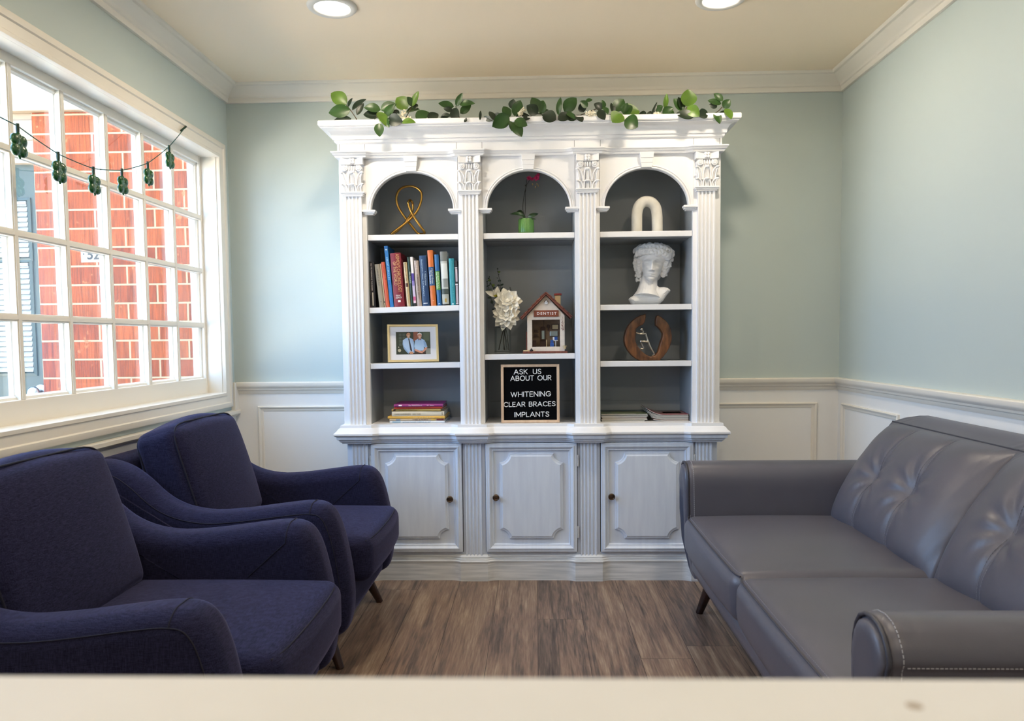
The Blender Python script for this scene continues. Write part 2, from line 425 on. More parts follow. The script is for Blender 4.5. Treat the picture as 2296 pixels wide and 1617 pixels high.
def smooth_path(P, k=6, closed=False):
    P = [Vector(p) for p in P]; n = len(P); o = []
    for i in range(n if closed else n - 1):
        p0 = P[i - 1] if (closed or i > 0) else P[0]; p1 = P[i]; p2 = P[(i + 1) % n]; p3 = P[(i + 2) % n] if (closed or i < n - 2) else P[n - 1]
        for j in range(k):
            t = j / k
            o.append(0.5 * ((2 * p1) + (p2 - p0) * t + (2 * p0 - 5 * p1 + 4 * p2 - p3) * t * t + (3 * p1 - p0 - 3 * p2 + p3) * t ** 3))
    return o if closed else o + [P[-1]]
def tag(o, label, cat=None, group=None, kind=None):
    o['label'] = label
    if cat: o['category'] = cat
    if group: o['group'] = group
    if kind: o['kind'] = kind
    return o
def thing(name, loc, label, cat, group=None, rot=(0, 0, 0)):
    o = bpy.data.objects.new(name, None); COL.objects.link(o)
    o.empty_display_size = 0.05; o.location = loc; o.rotation_euler = rot
    return tag(o, label, cat, group)
def struct(o, label=None):
    o['kind'] = 'structure'
    if label: o['label'] = label
    return o
def copy_tree(o, parent=None):
    c = o.copy(); COL.objects.link(c); c.parent = parent
    for ch in list(o.children): copy_tree(ch, c)
    return c
_txt = {}
def text_mesh(mb, body, u0, u1, v0, v1, fn, depth=0.001, offset=0.0, mi=0, spacing=1.0):
    """Lettering fitted to a box in (u,v); fn maps (u,v,w) to the world."""
    cu = bpy.data.curves.new('lettering', 'FONT'); cu.body = body; cu.extrude = 0.02; cu.offset = offset; cu.resolution_u = 3; cu.space_character = spacing
    ob = bpy.data.objects.new('lettering', cu)
    me = bpy.data.meshes.new_from_object(ob)
    xs = [v.co.x for v in me.vertices]; ys = [v.co.y for v in me.vertices]
    a, b, c, d = min(xs), max(xs), min(ys), max(ys)
    vs = [fn(u0 + (v.co.x - a) / (b - a) * (u1 - u0), v0 + (v.co.y - c) / (d - c) * (v1 - v0), depth * (0.5 + v.co.z / 0.04)) for v in me.vertices]
    mb.add(vs, [tuple(p.vertices) for p in me.polygons], mi)
    bpy.data.objects.remove(ob); bpy.data.meshes.remove(me); bpy.data.curves.remove(cu)
    return mb

# ================================================================== THE ROOM
XL, XR, YB, YN, H = ROOM['xl'], ROOM['xr'], ROOM['yb'], ROOM['yn'], ROOM['h']
WT = 0.14
struct(MB().box(XL - WT, XR + WT, YN - WT, YB + WT, -0.1, 0).build('floor', M['floor'], smooth=0), 'grey-brown wood plank floor')
struct(MB().box(XL - WT, XR + WT, YN - WT, YB + WT, H, H + 0.1).build('ceiling', M['ceil'], smooth=0), 'cream ceiling')
struct(MB().box(XL - WT, XR + WT, YB, YB + WT, 0, H).build('wall_back', M['wall'], smooth=0), 'pale green-grey wall behind the bookcase')
struct(MB().box(XR, XR + WT, YN, YB, 0, H).build('wall_right', M['wall'], smooth=0), 'pale green-grey wall behind the sofa')
struct(MB().box(XL - WT, XR + WT, YN - WT, YN, 0, H).build('wall_near', M['wall'], smooth=0), 'pale green-grey wall behind the camera')
WY0, WY1, WZ0, WZ1 = 1.25, 3.652, 0.86, 2.0            # window opening
m = MB()
m.box(XL - WT, XL, YN, WY0, 0, H); m.box(XL - WT, XL, WY1, YB, 0, H)
m.box(XL - WT, XL, WY0, WY1, 0, WZ0); m.box(XL - WT, XL, WY0, WY1, WZ1, H)
struct(m.build('wall_left', M['wall'], smooth=0), 'pale green-grey wall around the window')

fb = lambda u, v, w: (u, YB - w, v)                     # back wall: u = X, v = Z
fr = lambda u, v, w: (XR - w, u, v)                     # right wall: u = Y
fl = lambda u, v, w: (XL + w, u, v)                     # left wall: u = Y
# crown moulding
crown = [(0, H), (0, 2.292), (0.014, 2.292), (0.018, 2.300), (0.018, 2.312), (0.024, 2.316), (0.026, 2.322), (0.034, 2.328), (0.050, 2.340), (0.062, 2.352), (0.068, 2.357), (0.080, 2.358), (0.084, 2.362), (0.086, H)]
path = [(XR, YN), (XR, YB), (XL, YB), (XL, YN)]
struct(MB().sweep(crown, [(x, y) for x, y in reversed(path)], ).build('trim_1', M['trim'], smooth=35), 'white crown moulding')
# chair rail on back and right walls, lower rail on the left wall
rail = [(0, 0.845), (0.006, 0.845), (0.010, 0.853), (0.012, 0.862), (0.020, 0.866), (0.022, 0.874), (0.030, 0.880), (0.034, 0.888), (0.034, 0.902), (0.030, 0.906), (0, 0.906)]
struct(MB().sweep(rail, [(XL, YB), (XR, YB), (XR, YN)]).build('trim_2', M['trim'], smooth=35), 'white chair rail on the back and right walls')
rail2 = [(o, z - 0.139) for o, z in rail]
m = MB().sweep([(0, 0.735), (0.012, 0.735), (0.016, 0.742), (0.026, 0.745), (0.030, 0.750), (0.030, 0.766), (0, 0.768)], [(XL, YN), (XL, YB)])
m.box(XL, XL + 0.022, 3.748, YB, 0.766, 0.906)
struct(m.build('trim_3', M['trim'], smooth=35, bevel=0.002), 'white rail under the window with a short upright at the corner')
# painted wainscot skin (thin boards over the walls)
struct(MB().box(XL, XR, YB - 0.004, YB, 0.1, 0.85).build('trim_4', M['wains'], smooth=0), 'white wainscot on the back wall')
struct(MB().box(XR - 0.004, XR, YN, YB - 0.004, 0.1, 0.85).build('trim_5', M['wains'], smooth=0), 'white wainscot on the right wall')
struct(MB().box(XL, XL + 0.004, YN, YB - 0.004, 0.1, 0.74).build('trim_6', M['wains'], smooth=0), 'white wainscot on the left wall')
pf = [(0, 0.003), (0, 0.013), (0.005, 0.017), (0.011, 0.014), (0.014, 0.009), (0.020, 0.009), (0.026, 0.006), (0.028, 0.003)]
def pframe(n, u0, u1, v0, v1, fn, lab):
    struct(MB().ring(u0, u1, v0, v1, pf, fn).build('trim_%d' % n, M['trim'], smooth=30), lab)
pframe(7, -1.410, -0.80, 0.22, 0.783, fb, 'white picture-frame moulding left of the bookcase')
pframe(8, 0.79, 1.392, 0.22, 0.783, fb, 'white picture-frame moulding right of the bookcase')
pframe(9, 3.155, 3.735, 0.22, 0.784, fr, 'white picture-frame moulding on the right wall by the corner')
pframe(10, 2.442, 3.062, 0.22, 0.786, fr, 'white picture-frame moulding on the right wall behind the sofa')
pframe(11, 1.73, 2.35, 0.22, 0.786, fr, 'white picture-frame moulding on the right wall behind the near sofa cushion')
bb = [(0, 0), (0.016, 0), (0.016, 0.10), (0.010, 0.115), (0.004, 0.125), (0, 0.125)]
struct(MB().sweep(bb, [(XL, YN), (XL, YB)]).build('baseboard_left', M['trim'], smooth=30), 'white baseboard')
struct(MB().sweep(bb, [(XL, YB), (XR, YB)]).build('baseboard_back', M['trim'], smooth=30), 'white baseboard')
struct(MB().sweep(bb, [(XR, YB), (XR, YN)]).build('baseboard_right', M['trim'], smooth=30), 'white baseboard')

# ------------------------------------------------------------------ window
cas = [(0, 0), (0, 0.020), (0.004, 0.022), (0.022, 0.022), (0.026, 0.016), (0.056, 0.014), (0.060, 0.018), (0.072, 0.018), (0.074, 0.010), (0.074, 0)]
win = struct(MB().ring(WY0 - 0.074, WY1 + 0.074, WZ0 - 0.071, WZ1 + 0.071, cas, fl).build('window_1', M['trim'], smooth=30), 'large white multi-pane window in the left wall')
GX = XL - 0.072                                          # room face of the sash
m = MB()
jo = 0.003
m.box(XL - WT, XL - 0.0005, WY0 - 0.012, WY0 + jo, WZ0, WZ1); m.box(XL - WT, XL - 0.0005, WY1 - jo, WY1 + 0.012, WZ0, WZ1)
m.box(XL - WT, XL - 0.0005, WY0 + jo, WY1 - jo, WZ1 - jo, WZ1 + 0.012); m.box(XL - WT, XL - 0.0005, WY0 + jo, WY1 - jo, WZ0 - 0.012, WZ0 + jo)
m.build('jamb', M['trim'], win, smooth=0)
cols = [2.320 - 0.262 * k for k in range(3, 0, -1)] + [2.320, 2.581, 2.846, 3.109, 3.366]
gy0, gy1, gz0, gz1 = 1.29, 3.632, 0.936, 1.966
rows = [1.192, 1.453, 1.707]
m = MB()
m.box(GX - 0.05, GX, WY0, gy0, WZ0, WZ1); m.box(GX - 0.05, GX, gy1, WY1, WZ0, WZ1)
m.box(GX - 0.05, GX, gy0, gy1, WZ0, gz0); m.box(GX - 0.05, GX, gy0, gy1, gz1, WZ1)
sash = m.build('sash', M['trim'], win, smooth=0, bevel=0.003)
for y in cols:
    m = MB(); m.box(GX - 0.045, GX - 0.004, y - 0.006, y + 0.006, gz0, gz1); m.box(GX - 0.018, GX - 0.003, y - 0.012, y + 0.012, gz0, gz1); m.box(GX - 0.006, GX, y - 0.007, y + 0.007, gz0, gz1)
    m.build('vertical_muntin', M['trim'], win, smooth=0)
for z in rows:
    m = MB(); m.box(GX - 0.045, GX - 0.005, gy0, gy1, z - 0.006, z + 0.006); m.box(GX - 0.018, GX - 0.0035, gy0, gy1, z - 0.012, z + 0.012); m.box(GX - 0.006, GX - 0.0005, gy0, gy1, z - 0.007, z + 0.007)
    m.build('horizontal_muntin', M['trim'], win, smooth=0)
ys = [gy0] + cols + [gy1]; zs = [gz0] + rows + [gz1]
m = MB()
for a, b in zip(ys, ys[1:]):
    for c, d in zip(zs, zs[1:]): m.ring(a, b, c, d, [(0, 0.026), (0, 0.036), (0.008, 0.034), (0.012, 0.028), (0.014, 0.026)], lambda u, v, w: (GX - 0.05 + w, u, v))
m.build('glazing_bead', M['trim'], win, smooth=0)
MB().box(GX - 0.030, GX - 0.027, gy0, gy1, gz0, gz1).build('glass', M['glass'], win, smooth=0)

# ------------------------------------------------------------------ outside the window
BY = 3.85
struct(MB().box(-2.553, XL - WT, BY, BY + 0.3, -0.1, 2.283).build('wall_outside', M['brick'], smooth=0), 'red combed-brick pier outside the window')
struct(MB().box(-5.5, XL - WT, BY - 0.03, BY + 0.3, 2.285, 2.95).build('trim_12', M['beam'], smooth=0, bevel=0.004), 'white porch beam above the brick')
struct(MB().box(-16.0, XL - WT, -12, 14, -0.14, -0.1).build('ground', M['conc'], smooth=0), 'concrete porch floor outside')
door = struct(MB().box(-3.62, -2.553, BY + 0.05, BY + 0.14, -0.1, 2.285).build('door_1', M['teal'], smooth=0), 'teal entrance door outside the window')
m = MB()
m.box(-3.62, -2.555, BY + 0.012, BY + 0.05, 2.035, 2.15); m.box(-3.62, -2.555, BY + 0.006, BY + 0.05, 2.15, 2.25); m.box(-3.62, -2.555, BY + 0.016, BY + 0.05, 2.25, 2.285)
m.build('door_head', M['beam'], door, smooth=0, bevel=0.003)
def dwin(n, x0, x1, z0, z1):
    m = MB().ring(x0 - 0.02, x1 + 0.02, z0 - 0.02, z1 + 0.02, [(0, 0), (0, 0.008), (0.014, 0.012), (0.02, 0.004), (0.02, 0)], lambda u, v, w: (u, BY + 0.05 - w, v))
    m.build('glazing_frame', M['teal'], door, smooth=0)
    m = MB(); k = int((z1 - z0) / 0.026)
    for i in range(k):
        z = z0 + (i + 0.5) * (z1 - z0) / k
        m.obox(((x0 + x1) / 2, BY + 0.045, z), (x1 - x0, 0.003, 0.026), Matrix.Rotation(math.radians(-24), 3, 'X'))
    m.box(x0, x1, BY + 0.036, BY + 0.05, z1 - 0.016, z1)
    m.build('blind', M['blind'], door, smooth=0)
    MB().box(x0, x1, BY + 0.028, BY + 0.030, z0, z1).build('pane', M['glass'], door, smooth=0)
dwin(0, -3.42, -2.628, 1.56, 1.846)
dwin(1, -3.42, -2.632, 0.962, 1.53)
m = MB(); Rk = Matrix.Rotation(PI / 2, 3, 'X')
m.lathe([(0.001, 0), (0.036, 0), (0.038, 0.004), (0.030, 0.010), (0.014, 0.014), (0.013, 0.035), (0.024, 0.044), (0.031, 0.058), (0.030, 0.072), (0.020, 0.082), (0.001, 0.085)], 24, (-2.600, BY + 0.05, 0.859), Rk)
m.build('knob', M['nickel'], door, smooth=50)
plate = thing('house_number_plate', (-2.245, BY - 0.004, 1.562), 'white house number plate reading 52 on the brick outside', 'sign')
M['platew'] = mat('plate_white', '#b5ac9e', 0.5); M['ink'] = mat('black_ink', '#141414', 0.6)
fp = lambda u, v, w: (u, BY - 0.004 - w, v)
MB().box(-2.325, -2.165, BY - 0.004, BY, 1.525, 1.605).build('plate', M['platew'], plate, bevel=0.001)
m = MB(); text_mesh(m, '52-', -2.292, -2.205, 1.538, 1.592, fp, 0.0012, 0.02)
m.lathe([(0.0035, 0), (0.0035, 0.002)], 10, (-2.310, BY - 0.004, 1.567), Rk)
m.build('number', M['ink'], plate, smooth=0)

# ------------------------------------------------------------------ ceiling lights
def can(x, y, lab):
    t = thing('recessed_ceiling_light', (x, y, H), lab, 'ceiling light', 'recessed lights in the ceiling')
    MB().lathe([(0.066, 0.0), (0.066, -0.006), (0.070, -0.010), (0.088, -0.009), (0.093, -0.004), (0.094, 0.0)], 40, (x, y, H), cap=False).build('trim_ring', M['lamptrim'], t, smooth=60)
    MB().lathe([(0.0005, -0.0055), (0.05, -0.0052), (0.066, -0.004)], 40, (x, y, H), cap=False).build('diffuser', M['lamp'], t, smooth=60)
    ld = bpy.data.lights.new('lamp_light', 'AREA'); ld.shape = 'DISK'; ld.size = 0.12; ld.energy = CAN_POWER; ld.color = CAN_COLOR
    lo = bpy.data.objects.new('lamp_light', ld); COL.objects.link(lo); lo.parent = t; lo.location = (0, 0, -0.012)
can(-0.757, 2.915, 'round recessed ceiling light on the left, above the bookcase front')
can(0.700, 2.925, 'round recessed ceiling light on the right, above the bookcase front')
for x in (-0.76, 0.70):
    for y, w in ((1.45, 'over the seats'), (-0.1, 'over the counter')):
        can(x, y, 'round recessed ceiling light %s on the %s side, out of frame' % (w, 'left' if x < 0 else 'right'))
po = bpy.data.lights.new('window_daylight', 'AREA'); po.shape = 'RECTANGLE'; po.size = WY1 - WY0; po.size_y = WZ1 - WZ0; po.cycles.is_portal = True
pob = bpy.data.objects.new('window_daylight', po); COL.objects.link(pob); pob.location = (XL - WT - 0.02, (WY0 + WY1) / 2, (WZ0 + WZ1) / 2); pob.rotation_euler = (PI / 2, 0, PI / 2 + PI)

# ------------------------------------------------------------------ foreground counter
ce = at(1148, 1507, Y=0.30).z
ct = thing('counter', (0, 0.0, 0), 'cream countertop along the bottom edge of the photo, out of focus', 'counter')
MB().box(XL + 0.01, XR - 0.01, -0.22, 0.30, ce - 0.04, ce).build('countertop', M['counter'], ct, bevel=0.006)
MB().box(XL + 0.01, XR - 0.01, -0.10, 0.16, 0, ce - 0.04).build('counter_front', M['wains'], ct)
q = at(2050, 1583, Z=ce)
MB().lathe([(0.00002, 0.0003), (0.0026, 0.0002), (0.003, 0.0)], 12, (q.x, q.y, ce), cap=False).build('mark', mat('grey_mark', '#a89f96', 0.8), ct)

# ================================================================== BOOKCASE
XC, SP = -0.0265, 0.5257
BAYS = [XC - SP, XC, XC + SP]
PIL = [XC - 1.5 * SP, XC - 0.5 * SP, XC + 0.5 * SP, XC + 1.5 * SP]
BX0, BX1 = -0.882, 0.829
YS, YF, YK = 3.450, 3.425, 3.765                         # stile plane, pilaster plane, back of the case
bc = thing('bookcase', (XC, 3.6, 0), 'tall white three-arched bookcase with fluted pilasters and cupboard doors', 'bookcase')
W = M['case']
fy = lambda Y: (lambda u, v, w: (u, Y - w, v))
# carcass: sides, dividers, back
for a in (BX0, BX1 - 0.03): MB().box(a, a + 0.03, YS, YK, 0.70, 1.99).build('side_panel', W, bc, smooth=0)
for a, b in ((BX0, BAYS[0] - 0.207), (BAYS[0] + 0.207, BAYS[1] - 0.207), (BAYS[1] + 0.207, BAYS[2] - 0.207), (BAYS[2] + 0.207, BX1)):
    MB().box(a, b, YS - 0.004, YS + 0.02, 0.715, 1.93).build('stile', W, bc, smooth=0, bevel=0.0015)
I = M['inner']
m = MB(); m.box(BX0 + 0.03, BX1 - 0.03, YK - 0.02, YK, 0.70, 1.98)
m.box(BX0 + 0.03, BX1 - 0.03, YK - 0.026, YK - 0.02, 0.70, 0.803)
m.build('back_panel', I, bc, smooth=0, bevel=0.0015)
for k in range(3):
    a, b = BAYS[k] - 0.207, BAYS[k] + 0.207
    m = MB(); m.box(a - 0.012, a, YS + 0.02, YK - 0.02, 0.72, 1.97); m.box(b, b + 0.012, YS + 0.02, YK - 0.02, 0.72, 1.97); m.box(a, b, YS + 0.02, YK - 0.02, 1.955, 1.975)
    m.build('divider', I, bc, smooth=0)
    MB().box(a, b, 3.545, 3.551, 1.5636, 1.566).build('joint_line', M['shadow'], bc, smooth=0)
# shelves
def shelf(k, zl, zr):
    a, b = BAYS[k] - 0.2055, BAYS[k] + 0.2055; y0, y1 = 3.452, YK - 0.022
    vs = [(x, y, z + dz) for x, z in ((a, zl), (b, zr)) for y in (y0, y1) for dz in (-0.024, 0)]
    Q = [(0, 1, 3, 2), (4, 6, 7, 5), (0, 4, 5, 1), (2, 3, 7, 6), (1, 5, 7, 3), (0, 2, 6, 4)]
    sh = MB().add([(x, y + (0.018 if y == y0 else 0), z) for x, y, z in vs], Q).build('shelf', I, bc, smooth=0, bevel=0.0008)
    MB().add([(x, y0 if y == y0 else y0 + 0.0185, z + (0.0004 if z in (zl, zr) else -0.0004)) for x, y, z in vs], Q).build('shelf_edge', W, sh, smooth=0, bevel=0.0015)
SH1 = 1.588
for k in range(3): shelf(k, SH1, SH1)
shelf(0, 1.2590, 1.2670); shelf(0, 1.0040, 1.0070); shelf(1, 1.0415, 1.0430); shelf(2, 1.2605, 1.2605); shelf(2, 1.0050, 1.0050)
DECK = 0.7255
# arch panels
SPR, ARX, ARZ, ATOP = 1.696, 0.186, 0.168, 1.945
for k in range(3):
    c = BAYS[k]; a, b = c - 0.207, c + 0.207
    n = 40; arc = [(c - ARX * math.cos(PI * i / n), SPR + ARZ * math.sin(PI * i / n)) for i in range(n + 1)]
    m = MB()
    top = [(a + (b - a) * i / n, ATOP) for i in range(n + 1)]
    vs = []
    for Y in (YS - 0.006, YS + 0.018):
        for p in arc + top: vs.append((p[0], Y, p[1]))
    fs = []
    K = 2 * (n + 1)
    for o in (0, K):
        for i in range(n): fs.append((o + i, o + i + 1, o + n + 1 + i + 1, o + n + 1 + i))
        fs.append((o, o + n + 1, len(vs) + (0 if o == 0 else 2))); fs.append((o + n, len(vs) + (1 if o == 0 else 3), o + 2 * n + 1))
    vs += [(a, YS - 0.006, SPR), (b, YS - 0.006, SPR), (a, YS + 0.018, SPR), (b, YS + 0.018, SPR)]
    for i in range(n): fs.append((i, K + i, K + i + 1, i + 1))
    fs.append((0, 2 * K, 2 * K + 2, K)); fs.append((n, K + n, 2 * K + 3, 2 * K + 1))
    m.add(vs, fs)
    ap = m.build('arch_panel', W, bc, smooth=30)
    m = MB()
    for rr, dp, dx in ((0.004, 0.0075, 0.004), (0.003, 0.0065, 0.013)):
        m.tube([(c - (ARX + dx) * math.cos(PI * i / n), YS - dp, SPR + (ARZ + dx) * math.sin(PI * i / n)) for i in range(n + 1)], rr, 8)
    m.build('arch_moulding', W, ap, smooth=50)
    m = MB()
    for z0, z1, w0, w1, d in ((1.866, 1.886, 0.0235, 0.0255, 0.016), (1.886, 1.906, 0.0265, 0.028, 0.020), (1.906, 1.930, 0.029, 0.031, 0.025)):
        vs = [(c + sx * (w0 if z == z0 else w1), YS - 0.006 - (d - 0.003 if z == z0 else d) * f, z) for z in (z0, z1) for f in (0, 1) for sx in (-1, 1)]
        m.add(vs, [(0, 1, 3, 2), (4, 6, 7, 5), (0, 4, 5, 1), (2, 3, 7, 6), (0, 2, 6, 4), (1, 5, 7, 3)])
    m.build('keystone', W, ap, smooth=0, bevel=0.0015)
    for s in (-1, 1):
        x0, x1 = sorted((c + s * (ARX - 0.022), c + s * 0.226))
        m = MB(); m.box(x0, x1, YS - 0.020, YS + 0.02, SPR - 0.008, SPR + 0.002); m.box(x0 + 0.004, x1 - 0.004, YS - 0.015, YS + 0.02, SPR - 0.014, SPR - 0.008); m.box(x0 + 0.010, x1 - 0.010, YS - 0.011, YS + 0.02, SPR - 0.019, SPR - 0.014)
        m.build('impost', W, ap, smooth=0, bevel=0.002)
# fluted pilasters
def flute_poly(cx, w, y0, y1, nf=4):
    pts = [(cx - w / 2, y1), (cx - w / 2, y0)]
    pitch = w / (nf + 0.55); gw = pitch * 0.40
    for i in range(nf):
        g = cx + (i - (nf - 1) / 2) * pitch
        for t in range(0, 7): pts.append((g - gw * math.cos(PI * t / 6) * 1.0, y0 + gw * 0.95 * math.sin(PI * t / 6)))
    return pts + [(cx + w / 2, y0), (cx + w / 2, y1)]
def acanthus(m, cx, zb, zt, w, Y, side):
    """One raised leaf: a looped outline with ribs, rolled forward at the top."""
    pts = []
    for i in range(17):
        t = i / 16
        if side == 0:
            x = cx - w * math.cos(PI * t) * (1 if True else 0); z = zb + (zt - zb) * (math.sin(PI * t) ** 0.45)
        else:
            a = math.sin(PI * t) ** 0.5
            x = cx + (-w * 0.55 * math.cos(PI * t)) + side * 0.016 * a ** 3; z = zb + (zt - zb) * a
        pts.append((x, Y - 0.004 - 0.007 * max(0, (z - zb) / (zt - zb)) ** 2, z))
    m.tube(pts, 0.0034, 6)
    for f in ((-0.35, 0, 0.35) if side == 0 else (0.0,)):
        p2 = []
        for i in range(7):
            t = i / 6; z = zb + (zt - zb) * 0.93 * t
            p2.append((cx + f * w + side * 0.013 * t ** 3, Y - 0.002 - 0.006 * t ** 2, z))
        m.tube(p2, 0.0024, 5)
    m.ell((cx + side * 0.017 if side else cx, Y - 0.011, zt - 0.002), (w * 0.8 if side == 0 else w * 0.55, 0.006, 0.005), None, 10, 6)
for k, cx in enumerate(PIL):
    p = MB().prism(flute_poly(cx, 0.076, YF, YS), 0.722, 1.757, lambda u, v, w: (u, v, w)).build('pilaster', W, bc, smooth=35)
    m = MB()                                               # necking under the capital
    for z0, z1, w, d in ((1.757, 1.764, 0.046, 0.006), (1.764, 1.770, 0.050, 0.010), (1.770, 1.776, 0.0535, 0.014)):
        m.box(cx - w, cx + w, YF - d, YS, z0, z1)
    m.build('necking', W, p, smooth=0, bevel=0.0015)
    m = MB()
    vs = [(cx + sx * w, y, z) for z, w, yy in ((1.776, 0.037, YF + 0.004), (1.885, 0.046, YF - 0.006)) for y in (yy, YS) for sx in (-1, 1)]
    m.add(vs, [(0, 1, 3, 2), (4, 6, 7, 5), (0, 4, 5, 1), (2, 3, 7, 6), (0, 2, 6, 4), (1, 5, 7, 3)])
    for zb, zt, Y in ((1.777, 1.811, YF - 0.002), (1.806, 1.862, YF - 0.004)):
        acanthus(m, cx, zb, zt, 0.016, Y, 0); acanthus(m, cx - 0.029, zb, zt, 0.014, Y, -1); acanthus(m, cx + 0.029, zb, zt, 0.014, Y, 1)
    for s in (-1, 1):                                      # volutes
        sp = [(cx + s * 0.033 + s * (0.014 - 0.0115 * i / 28) * math.cos(2 * PI * 2.0 * i / 28 + 2.2), YF - 0.012 - 0.004 * i / 28, 1.880 + (0.014 - 0.0115 * i / 28) * math.sin(2 * PI * 2.0 * i / 28 + 2.2)) for i in range(29)]
        m.tube(sp, 0.003, 6); m.ell((cx + s * 0.033, YF - 0.012, 1.880), (0.0045, 0.006, 0.0045), None, 10, 6)
    for e in (-0.011, 0, 0.011): m.ell((cx + e, YF - 0.008, 1.880), (0.0038, 0.006, 0.012), None, 8, 6)
    n = 12                                                  # abacus with a hollow front
    ab = [(cx - 0.050, YS), (cx - 0.050, YF - 0.014)] + [(cx - 0.044 + 0.088 * i / n, YF - 0.014 + 0.009 * math.sin(PI * i / n)) for i in range(n + 1)] + [(cx + 0.050, YF - 0.014), (cx + 0.050, YS)]
    m.prism(ab, 1.897, 1.926, lambda u, v, w: (u, v, w))
    for a in (45, 135, 225, 315): m.ell((cx + 0.0085 * math.cos(math.radians(a)), YF - 0.010, 1.911 + 0.0085 * math.sin(math.radians(a))), (0.0075, 0.006, 0.0075), None, 10, 6)
    m.build('capital', W, p, smooth=35)
# serpentine paths
def serp(yp, ybay, x0, x1, hw, t):
    p = [(x0, YK), (x0, yp)]
    for k in range(4):
        c = PIL[k]
        if k > 0:
            for i in range(7): s = i / 6; p.append((c - hw - t * (1 - s), ybay + (yp - ybay) * s ** 2))
        if k == 0: p.append((c + hw, yp))
        elif k < 3: p.append((c + hw, yp))
        if k < 3:
            for i in range(1, 7): s = 1 - i / 6; p.append((c + hw + t * (1 - s), ybay + (yp - ybay) * s ** 2))
    return p + [(x1, yp), (x1, YK)]
arch_prof = [(-0.02, 1.926), (0.010, 1.926), (0.013, 1.931), (0.013, 1.935), (0.020, 1.938), (0.023, 1.944), (0.027, 1.947), (0.027, 1.952), (-0.02, 1.952)]
MB().sweep(arch_prof, serp(YF - 0.004, YS - 0.010, BX0 + 0.004, BX1 - 0.004, 0.060, 0.045)).build('architrave', W, bc, smooth=30)
fz = MB().box(BX0, BX1, YF + 0.003, YK, 1.950, 1.995)
frz = fz.build('frieze', W, bc, smooth=0)
for c in PIL:
    for s in (-1, 1):
        x = c + s * 0.0575
        if BX0 < x < BX1: MB().box(x - 0.0007, x + 0.0007, YF + 0.0025, YF + 0.004, 1.952, 1.990).build('joint_line', M['shadow'], frz, smooth=0)
cor = [(-0.02, 1.988), (0.002, 1.988), (0.004, 1.993), (0.010, 1.994), (0.012, 1.999), (0.012, 2.005), (0.018, 2.006), (0.020, 2.012)]
cor += [(0.020 + 0.036 * (1 - math.cos(PI / 2 * i / 6)), 2.012 + 0.034 * math.sin(PI / 2 * i / 6)) for i in range(1, 7)]
cor += [(0.060, 2.047), (0.060, 2.051), (0.066, 2.053), (0.069, 2.057), (0.069, 2.073), (0.066, 2.077), (-0.02, 2.077)]
MB().sweep(cor, [(BX0 + 0.002, YK), (BX0 + 0.002, YF + 0.003), (BX1 - 0.002, YF + 0.003), (BX1 - 0.002, YK)]).build('cornice', W, bc, smooth=30)
MB().box(BX0, BX1, YF, YK, 2.060, 2.074).build('top_board', W, bc, smooth=0)
# deck with its moulded edge
led = [(-0.03, 0.698), (0.040, 0.698), (0.047, 0.701), (0.047, 0.705), (0.034, 0.712), (0.030, 0.716), (0.022, 0.719), (0.020, 0.7255), (-0.03, 0.7255)]
m = MB().sweep([(o, z - 0.0225 + 0.0225 * (z - 0.698) / 0.0275) for o, z in led], serp(YF, YS - 0.003, BX0 + 0.012, BX1 - 0.012, 0.058, 0.045))
m.box(BX0 + 0.014, BX1 - 0.014, YS + 0.012, YK, 0.69, DECK - 0.0001)
m.build('deck', W, bc, smooth=30)
lo = [(-0.03, 0.640), (0.012, 0.640), (0.015, 0.646), (0.022, 0.650), (0.024, 0.657), (0.032, 0.660), (0.034, 0.668), (0.034, 0.676), (-0.03, 0.676)]
MB().sweep(lo, serp(YF - 0.002, YS - 0.004, BX0 + 0.010, BX1 - 0.010, 0.058, 0.045)).build('deck_moulding', M['case_daylit'], bc, smooth=30)
# lower case
LX0, LX1 = BX0 + 0.012, BX1 - 0.010
MB().box(LX0, LX1, YS - 0.004, YK, 0.0, 0.66).build('lower_case', M['case_daylit'], bc, smooth=0)
for cx in PIL:
    q = cx + (0.006 if cx < -0.5 else (-0.006 if cx > 0.5 else 0))
    MB().prism(flute_poly(q, 0.074, YF + 0.004, YS - 0.003), 0.10, 0.645, lambda u, v, w: (u, v, w)).build('lower_pilaster', M['case_daylit'], bc, smooth=35)
pl = [(-0.03, 0.0), (0.0, 0.0), (0.0, 0.084), (0.003, 0.088), (0.003, 0.093), (-0.001, 0.097), (-0.001, 0.101), (-0.005, 0.106), (-0.005, 0.111), (-0.010, 0.117), (-0.014, 0.121), (-0.03, 0.121)]
MB().sweep(pl, serp(YF - 0.006, YS - 0.014, LX0 - 0.004, LX1 + 0.004, 0.062, 0.045)).build('plinth', M['base'], bc, smooth=30)
